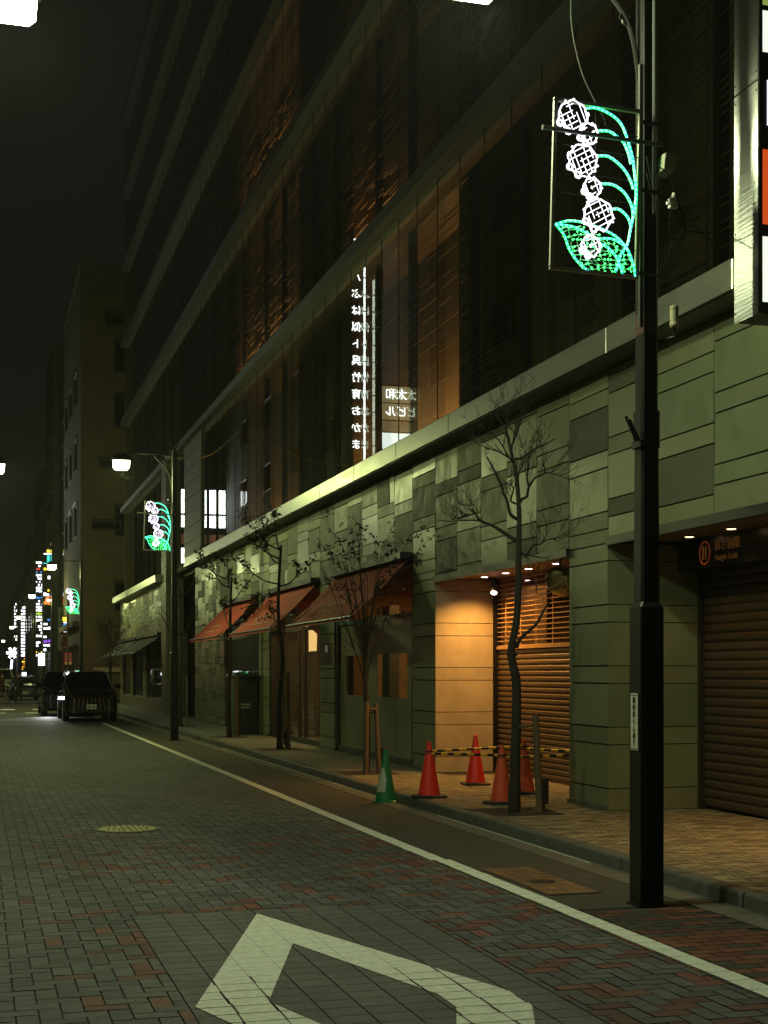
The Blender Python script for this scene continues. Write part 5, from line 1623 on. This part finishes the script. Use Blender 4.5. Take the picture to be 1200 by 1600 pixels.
a = MB(); a.box(-3.3, 1.2, 101.02, 101.3, 9.4, 15.2); a.build('casing', m_dark, bs3)
for z0, z1, mt in ((13.1, 14.8, e_neon), (12.1, 12.95, e_neon), (10.9, 11.6, E('sign_rust', (.5, .1, .05), .35)), (9.5, 10.6, e_neon)):
    a = MB()
    xx = -3.2
    while xx < (.7 if z0 < 13 else 1.0):
        a.box(xx, xx + .45, 101.0, 101.02, z0, z1); xx += .68
    a.build('panel', mt, bs3)

of_ = thing('fascia_sign', (-3.25, 70, 3.4), 'orange lit fascia over a shop on the left side past the crossing', 'sign')
a = MB(); a.box(-3.295, -3.1, 66.4, 76, 2.7, 4.3); a.build('casing', m_dark, of_)
a = MB(); a.box(-3.1, -3.09, 66.5, 75.9, 2.8, 4.2); a.build('panel', E('fascia_orange', (1, .58, .2), 3), of_)
# ------------------------------------------------------------------ signs along the far right side
def sgn(name, x0, x1, y, z0, z1, label, rows, cat='sign', thick=.25):
    t = thing(name, ((x0 + x1) / 2, y, (z0 + z1) / 2), label, cat)
    a = MB(); a.box(x0, x1, y + .01, y + thick, z0, z1); a.box(x1 - .02, x1 + .9, y + .08, y + .16, z0 + .3, z0 + .4); a.box(x1 - .02, x1 + .9, y + .08, y + .16, z1 - .4, z1 - .3); a.build('casing', m_blk, t)
    for (u0, u1, v0, v1, mt) in rows:
        b = MB(); b.box(x0 + (x1 - x0) * u0, x0 + (x1 - x0) * u1, y - .01, y + .012, z0 + (z1 - z0) * v0, z0 + (z1 - z0) * v1)
        b.build('panel', mt, t)
    return t
sw = E('tenant_white', (.95, .95, 1), 3.2)
C = {'w': sw, 'y': E('tenant_yellow', (1, .75, .05), 1.6), 'b': E('tenant_blue', (.05, .3, .85), 1.0), 'r': E('tenant_red', (.9, .05, .03), 1.0), 'g': E('tenant_lime', (.5, .85, .05), 1.2), 'p': E('tenant_purple', (.3, .08, .8), 1.0), 'o': E('tenant_orange', (.95, .28, .04), 1.1), 'c': E('tenant_cyan', (.05, .8, .7), 1.2)}
def glyphs(rows_n, cols, pal, rg, fill=.72):
    out = []
    for i in range(rows_n):
        v0, v1 = 1 - (i + .9) / rows_n, 1 - (i + .12) / rows_n
        c = pal[i % len(pal)]
        if c == '-': continue
        u = .06
        while u < .9:
            ww = rg.uniform(.12, .34)
            if rg.random() < fill: out.append((u, min(u + ww, .95), v0 + rg.uniform(0, .25) * (v1 - v0), v1 - rg.uniform(0, .25) * (v1 - v0), C[c]))
            u += ww + .05
    return out
rg = random.Random(4)
sgn('tenant_sign', 4.78, 5.32, 124, 3.0, 11.2, 'tall narrow tenant sign of many small white rows, left of the red disc', glyphs(30, 2, 'wwrbwwwwww-bwwwwgwwwwwww-ww-ywc', rg))
ts = sgn('tenant_sign', 4.95, 5.78, 114, 3.3, 10.0, 'tenant sign with a red disc, purple row and yellow letters', glyphs(20, 2, 'y-w--ywwo---bww-wpww', rg))
a = MB(); a.tube([(5.45, 113.97, 7.35), (5.45, 113.99, 7.35)], .36, 22); a.build('red_disc', C['o'], ts)
a = MB(); a.box(5.25, 5.65, 113.94, 113.96, 7.28, 7.42); a.build('disc_stroke', sw, ts)
sgn('roof_sign', 4.95, 5.7, 113.5, 10.2, 11.3, 'small yellow, white and cyan lit sign on top of the tenant signs', [(.35, .75, .78, 1, C['y']), (.05, .95, .66, .74, sw), (.38, .66, .1, .6, C['c']), (.0, .5, .0, .06, C['c'])])
sgn('white_sign', 4.72, 5.22, 165, 3.4, 9.2, 'bright tall white lit sign far down the street', glyphs(16, 1, 'w', rg, .95))
sgn('white_sign', 4.15, 4.5, 172, 4.6, 9.9, 'thin dim white sign just left of the tall bright white one', glyphs(14, 1, 'w', rg, .5))
sgn('orange_sign', 4.75, 5.3, 163, 1.3, 3.3, 'orange lit shop signs below the tall white sign', glyphs(7, 2, 'oyo', rg, .6))
sgn('light_box', 4.72, 5.25, 117.5, 2.2, 3.25, 'square white light box under the tenant signs', [(.02, .98, .02, .98, sw)])
fl_ = thing('flower_light', (4.4, 190, 4), 'white flower shaped light cluster far off beneath the small lamps', 'light')
a = MB()
for k in range(6): a.tube([(4.35, 190, 4.2), (4.35 + .75 * math.cos(k * 1.047), 190, 4.2 + .75 * math.sin(k * 1.047))], .2, 6)
a.tube([(4.3, 190, 3.3), (4.2, 190, 2.1)], .16, 6); a.build('petal', sw, fl_)
kr = sgn('shop_sign', 5.2, 5.65, 93, 4.05, 5.35, 'small dark sign with yellow and blue marks above the red column', [(.15, .9, .72, .92, C['y']), (.25, .8, .38, .58, C['b']), (.3, .75, .18, .3, sw), (.3, .75, .62, .68, sw)])
ysg = thing('yellow_sign', (5.9, 95.6, 7.5), 'small yellow lit character sign left of the white tube', 'sign')
a = MB(); a.box(5.7, 6.1, 95.65, 95.8, 7.2, 7.9); a.build('casing', m_blk, ysg)
text_mesh('日', .72, C['y'], 'lettering', ysg, face_minus_y(5.9, 95.63, 7.55))
a = MB(); a.loft([[(6.0, 89.9, 7.2), (6.22, 89.9, 7.35), (6.22, 90.05, 7.35), (6.0, 90.05, 7.2)], [(6.02, 89.9, 8.05), (6.22, 89.9, 8.1), (6.22, 90.05, 8.1), (6.02, 90.05, 8.05)]])
tag(a.build('lit_blade', sw), 'short white lit blade just above the smallest lily panel', 'sign')
rc = thing('red_column', (5.35, 92.5, 0), 'red column under the small dark shop sign', 'column')
a = MB(); a.bevbox(5.2, 5.6, 92.2, 92.6, .1, 3.95, .04); a.build('shaft', M('red_paint', (.28, .04, .02), .5, var=.2), rc)
a = MB(); a.box(5.15, 5.65, 92.15, 92.65, 3.95, 4.08); a.build('cap', M('yellow_paint', (.5, .35, .1), .5), rc)
ns = thing('notice_sign', (5.15, 86, 0), 'red and white notice with a yellow foot on a thin pole', 'sign')
a = MB(); a.tube([(5.0, 86.05, .1), (5.0, 86.05, 3.0)], .035, 8); a.build('pole', m_polegrey, ns)
a = MB(); a.box(5.0, 5.42, 86.0, 86.02, 2.15, 2.85); a.build('board', M('notice_red', (.5, .06, .04), .5, emit=.25), ns)
a = MB(); a.box(5.03, 5.39, 85.985, 85.998, 2.62, 2.72); a.box(5.03, 5.39, 85.985, 85.998, 2.45, 2.52); a.build('white_band', m_signpale, ns)
a = MB(); a.box(5.0, 5.42, 85.985, 85.998, 2.15, 2.3); a.build('yellow_band', M('notice_yellow', (.7, .42, .08), .5, emit=.2), ns)
gs2 = thing('grey_sign', (5.6, 100, 4), 'unlit pale vertical sign with dark marks beside the red column', 'sign')
a = MB(); a.box(5.35, 5.85, 100, 100.2, 3.2, 6.2); a.build('board', m_greywall, gs2)
a = MB()
for k in range(4): a.box(5.5, 5.7, 99.98, 99.995, 3.5 + k * .65, 3.9 + k * .65)
a.build('mark', m_ink, gs2)
bsg = thing('post', (4.85, 80.5, 0), 'thin pale post standing between the taxi and the minivans', 'post')
a = MB(); a.tube([(4.85, 80.5, 0), (4.85, 80.5, 6.2)], .05, 8); a.build('shaft', m_polegrey, bsg)
a = MB(); a.tube([(4.85, 80.5, 0), (4.85, 80.5, .5)], .09, 8); a.build('foot', m_dark, bsg)

# ------------------------------------------------------------------ thin volume added to imitate lens glow and lifted blacks, not mist
a = MB(); a.box(-64, 64, -44, 344, -1.05, 31.5)
hz = a.build('added_haze', m_black)
hz.data.materials.clear()
hm = bpy.data.materials.new('added_glow_haze')
hm.use_nodes = True
t_ = hm.node_tree
t_.nodes.clear()
ho = t_.nodes.new('ShaderNodeOutputMaterial')
pv_ = t_.nodes.new('ShaderNodeVolumePrincipled')
pv_.inputs['Color'].default_value = (.95, .97, .92, 1)
pv_.inputs['Density'].default_value = .00045
pv_.inputs['Anisotropy'].default_value = .25
t_.links.new(pv_.outputs[0], ho.inputs['Volume'])
hz.data.materials.append(hm)
tag(hz, kind='stuff')
